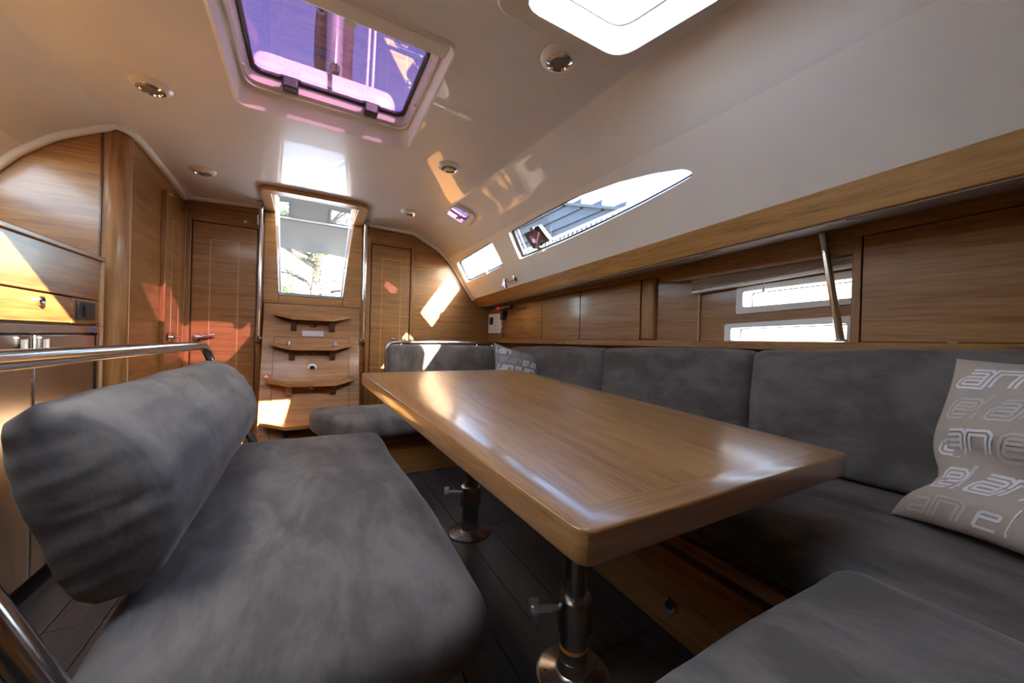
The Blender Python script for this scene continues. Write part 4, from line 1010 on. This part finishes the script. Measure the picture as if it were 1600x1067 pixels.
pillow('throw_pillow', [(1.10, 2.25, .52), (1.47, 2.15, .47), (1.51, 2.33, .79), (1.20, 2.46, .875)], .055, 'grey throw pillow printed with pale letters in the settee corner', 'pillow_cloth_dark', 5.1, rw2, fold=.01, flip=1)

# ------------------------------------------------------------------ outside
ck = MB().box((-1.4, 3.36, -1.5), (1.4, 6.8, .42)).build('floor_cockpit', 'deck_white'); struct(ck)
gd = MB().box((-60, -60, -1.6), (60, 60, -1.5)).build('ground', 'ground'); struct(gd)
# cockpit canvas hood with clear windows
hd = thing('canvas_hood', 'grey canvas cockpit hood with two clear windows beyond the hatchway', 'hood', (0, 4.4, 1.9))
def hoodpt(x, t): # t 0 bottom, 1 top
    return (x, 4.5-.55*t*t, 1.955+.55*t-.10*(x/.9)**2*t)
wA = [(-.345, .40), (-.225, .345), (-.225, .52), (-.345, .58)]; wB = [(.165, .50), (.36, .42), (.36, .21), (.165, .28)]
wA = [(-.40, .30), (-.225, .30), (-.225, .50), (-.40, .50)]; wB = [(.165, .30), (.42, .30), (.42, .50), (.165, .50)]
xs_ = [-.9+.1*i for i in range(19)]
m = sheet(lambda a, b: hoodpt(a, b), [(-.9, 0)]+[(x, 0) for x in xs_[1:-1]]+[(.9, 0), (.9, .5), (.9, 1)]+[(x, 1) for x in xs_[1:-1][::-1]]+[(-.9, 1), (-.9, .5)], [wA, wB], xs_, [.1*i for i in range(1, 10)])
m.build('canopy', 'canvas', hd, fixn=False)
for W_ in (wA, wB):
    cxx = sum(p[0] for p in W_)/4; cyy = sum(p[1] for p in W_)/4
    bo = [(cxx+(a-cxx)*1.18, cyy+(b-cyy)*1.16) for a, b in W_]
    mm = MB(); sh = lambda a, b: tuple(Vector(hoodpt(a, b))+Vector((0, -.004, -.004)))
    mm.add([sh(*p) for p in bo]+[sh(*p) for p in W_], [(i, (i+1) % 4, 4+(i+1) % 4, 4+i) for i in range(4)]).build('window_border', 'slate', hd, fixn=False)
    MB().add([hoodpt(*p) for p in W_], [(0, 1, 2, 3)]).build('clear_window', 'canvas_window', hd, fixn=False)
MB().tube([Vector(hoodpt(x, .28-.03*math.cos(x*1.5)))+Vector((0, -.01, 0)) for x in xs_], .012, 8).build('bow', 'dull_metal', hd)
c = Vector(hoodpt(-.03, .62)); MB().rbox((.13, .03, .06), .012, lambda x, y, z: tuple(c+Vector((x, y-.02, z))), (6, 4, 4)).build('roof_lamp', 'black_plastic', hd)
for dx in (-.03, .03): MB().lathe([(.014, 0), (.012, .008)], c+Vector((dx, -.036, -.005)), (0, -1, -.3), 12).build('lamp_eye', 'white_plastic', hd)
for sx_ in (-1, 1): MB().tube([hoodpt(sx_*.88, .1), (sx_*.98, 4.55, 1.2), (sx_*1.0, 4.6, .42)], .014, 8).build('leg', 'steel', hd)
MB().grid(lambda u, v: (-.95+1.9*u, 3.30+.66*v, 2.44+.065*v-.10*((2*u-1)**2)), 12, 4).build('roof', 'canvas', hd, fixn=False)
# flap below the hood
m = MB().grid(lambda u, v: (-.9+1.8*u, 4.5+.03*math.sin(u*30)*v, 1.96-.16*v-.05*u*v), 30, 3).build('canvas_flap', 'canvas', hd, fixn=False)
# pine tree beyond the stern
def limb(mb, p, d, L, r, depth, tips):
    pts = [Vector(p)]; d = Vector(d).normalized()
    for k in range(5):
        d = (d+Vector((random.uniform(-.16, .16), random.uniform(-.16, .16), random.uniform(-.1, .14)))).normalized(); pts.append(pts[-1]+d*L/5)
    mb.tube(pts, [r*(1-.12*i) for i in range(6)], 7)
    if depth == 0: tips += pts[2:]; return
    for k in range(4):
        s_ = pts[random.randint(1, 5)]; a = random.uniform(0, 6.28)
        nd = (d*.5+Vector((math.cos(a), math.sin(a), random.uniform(-.1, .5)))).normalized(); limb(mb, s_, nd, L*.62, r*.5, depth-1, tips)
def tree(x, y, z0, h, r, lab, nl, sp):
    t = thing('pine_tree', lab, 'tree', (x, y, z0), 'pine trees beyond the stern')
    mb = MB(); tips = []
    mb.tube([(x+.05*math.sin(k*1.3), y, z0+h*k/8) for k in range(9)], [r*(1-.07*k) for k in range(9)], 10)
    for k in range(nl):
        a = random.uniform(0, 6.28); zz = z0+h*random.uniform(.38, 1)
        limb(mb, (x, y, zz), (math.cos(a), math.sin(a)*.7, random.uniform(-.1, .4)), sp, r*.34, 1, tips)
    mb.build('trunk', 'bark', t)
    for mat, fr in (('pine_needles', .62), ('pine_needles_light', .38)):
        m = MB()
        for p in tips:
            if random.random() > fr: continue
            for k in range(44):
                d = Vector((random.gauss(0, 1), random.gauss(0, 1), random.gauss(0, .8))).normalized(); b = p+Vector((random.gauss(0, .12), random.gauss(0, .12), random.gauss(0, .10)))
                s_ = d.orthogonal().normalized()*.010; L = random.uniform(.10, .2)
                m.add([b-s_, b+s_, b+d*L], [(0, 1, 2)])
        o = m.build('foliage', mat, t, smooth=False, fixn=False); o['kind'] = 'stuff'
tree(.10, 9.2, -1.5, 6.5, .13, 'pine tree with pale trunk seen through the hatchway', 26, 1.5)
tree(3.2, 13.6, -1.5, 6.0, .10, 'slimmer pine tree behind the pale trunk', 20, 1.4)
tree(-3.4, 14.5, -1.5, 6.5, .12, 'pine tree further back past the hatchway edge', 20, 1.5)
bn = MB().box((.18, 8.4, 1.35), (.34, 8.55, 1.92)).build('blue_bin', 'blue_paint', bevel=.01); tag(bn, 'small blue box under the pine tree', 'box')
wp_ = thing('wheel_pedestal', 'brown wooden post with cleat just outside the hatchway', 'post', (.36, 5.0, .4))
MB().box((.325, 4.95, .42), (.36, 5.05, 1.62)).build('post', 'step_wood', wp_, bevel=.004)
MB().tube([(.345, 4.93, 1.35), (.385, 4.92, 1.38), (.39, 4.92, 1.52), (.35, 4.93, 1.56)], .008, 8).build('handle', 'steel', wp_)
# coachroof furniture seen through the tinted hatch
gg = thing('hatch_garage', 'white moulded hatch cover on deck above the violet hatch', 'deck cover', (.06, 2.3, 1.97))
MB().rbox((.62, .75, .20), .06, lambda x, y, z: (.05+x, 2.32+y, 2.06+z), (12, 10, 8)).build('cover', 'deck_white', gg)
MB().box((.045, 1.938, 2.0), (.062, 1.946, 2.15)).build('webbing', 'slate', gg)
dk = MB().box((-.9, 1.90, 1.93), (-.26, 3.6, 1.965)).build('coachroof_deck', 'deck_white'); struct(dk)
ms = thing('mast', 'grey metal mast above the violet hatch', 'mast', (.10, 2.86, 2.0))
MB().prism([(.085*math.cos(t), .12*math.sin(t)) for t in [2*math.pi*k/24 for k in range(24)]], lambda x, y: (.10+x*.62, 2.86+y, 2.0), lambda x, y: (.10+x*.62, 2.86+y, 12)).build('spar', 'mast_metal', ms)
MB().rbox((.24, .22, 2.6), .05, lambda x, y, z: (.105+x, 2.99+y, 3.45+z), (8, 6, 16), .0, .02, 3).build('sail_cover', 'sail_cover', ms)
MB().tube([(.10, 2.74, 2.62), (.05, 2.70, 2.57), (-.02, 2.66, 2.30)], .008, 8).build('cleat_line', 'rope', ms)
MB().lathe([(.03, 0), (.03, .05)], (.10, 2.75, 2.66), (0, -1, 0), 14).build('winch', 'slate', ms)
for x, lab in ((.275, 'white halyard rope running up beside the mast'), (.305, 'thin white halyard rope next to the mast rope')):
    o = MB().tube([(x-.03, 2.25, 2.172), (x, 2.30, 3.2), (x+.03, 2.4, 8)], .007, 8).build('halyard', 'rope'); tag(o, lab, 'rope')
# neighbouring roof and toe rail seen through the long window
nb = thing('boathouse', 'boathouse with dark slate roof beyond the long window', 'building', (9, 7, -1.5))
prf = [(6.2, -1.5), (14, -1.5), (14, 6.9), (10.0, 5.45), (7.0, 4.36), (6.2, 4.05)]
MB().prism(prf, lambda y, z: (7.1, y, z), lambda y, z: (10.5, y, z)).build('wall', 'slate', nb, smooth=False)
for k in range(9):
    za = 2.6+.33*k; y0 = 6.2 if za < 4.0 else 6.2+(za-4.0)*2.75
    MB().hexa([(7.02, y0, za), (7.1, y0, za), (7.1, 14, za), (7.02, 14, za), (7.07, y0, za+.32), (7.1, y0, za+.32), (7.1, 14, za+.32), (7.07, 14, za+.32)]).build('shingle_course', 'slate', nb, smooth=False)
MB().hexa([(6.9, 5.9, 3.94), (10.6, 5.9, 3.94), (10.6, 14.1, 6.93), (6.9, 14.1, 6.93), (6.9, 5.9, 4.02), (10.6, 5.9, 4.02), (10.6, 14.1, 7.01), (6.9, 14.1, 7.01)]).build('roof', 'slate', nb)
MB().box((1.47, -.5, 1.50), (1.74, 3.2, 1.53)).build('side_deck', 'deck_white')['kind'] = 'structure'
sbg = thing('sun_block_bag', 'added unseen bag on the side deck, blocking sun through long window', 'bag', (1.66, .42, 1.53))  # added out of view to keep sun off the aft back cushion
MB().rbox((.22, .46, .85), .10, lambda x, y, z: (1.585+x, .40+y, 1.965+z), (8, 8, 10), .0, .02, 9).build('bag', 'rope', sbg)
MB().tube([(1.585+.10*math.cos(t), .40+.2*math.sin(t), 2.36) for t in [k*math.pi/8 for k in range(16)]], .012, 8, closed=True).build('drawstring', 'slate', sbg)
trl = thing('toe_rail', 'white perforated toe rail along the deck outside long window', 'rail', (2.0, 1.5, 1.5))
rail0 = lambda y, z: (1.72+.03*(2-y), y, z)
MB().tube([rail0(3.0, 1.665), rail0(.2, 1.76)], .006, 6).tube([rail0(3.0, 1.715), rail0(.2, 1.81)], .006, 6).build('bar', 'rope', trl)
pbar = MB()
for k in range(56):
    y = 3.0-k*.05; zz = 1.665+(3.0-y)*.034
    pbar.tube([rail0(y, zz), rail0(y-.035, zz+.05)], .005, 5).tube([rail0(y-.035, zz), rail0(y, zz+.05)], .005, 5)
pbar.build('lattice', 'rope', trl)['kind'] = 'stuff'
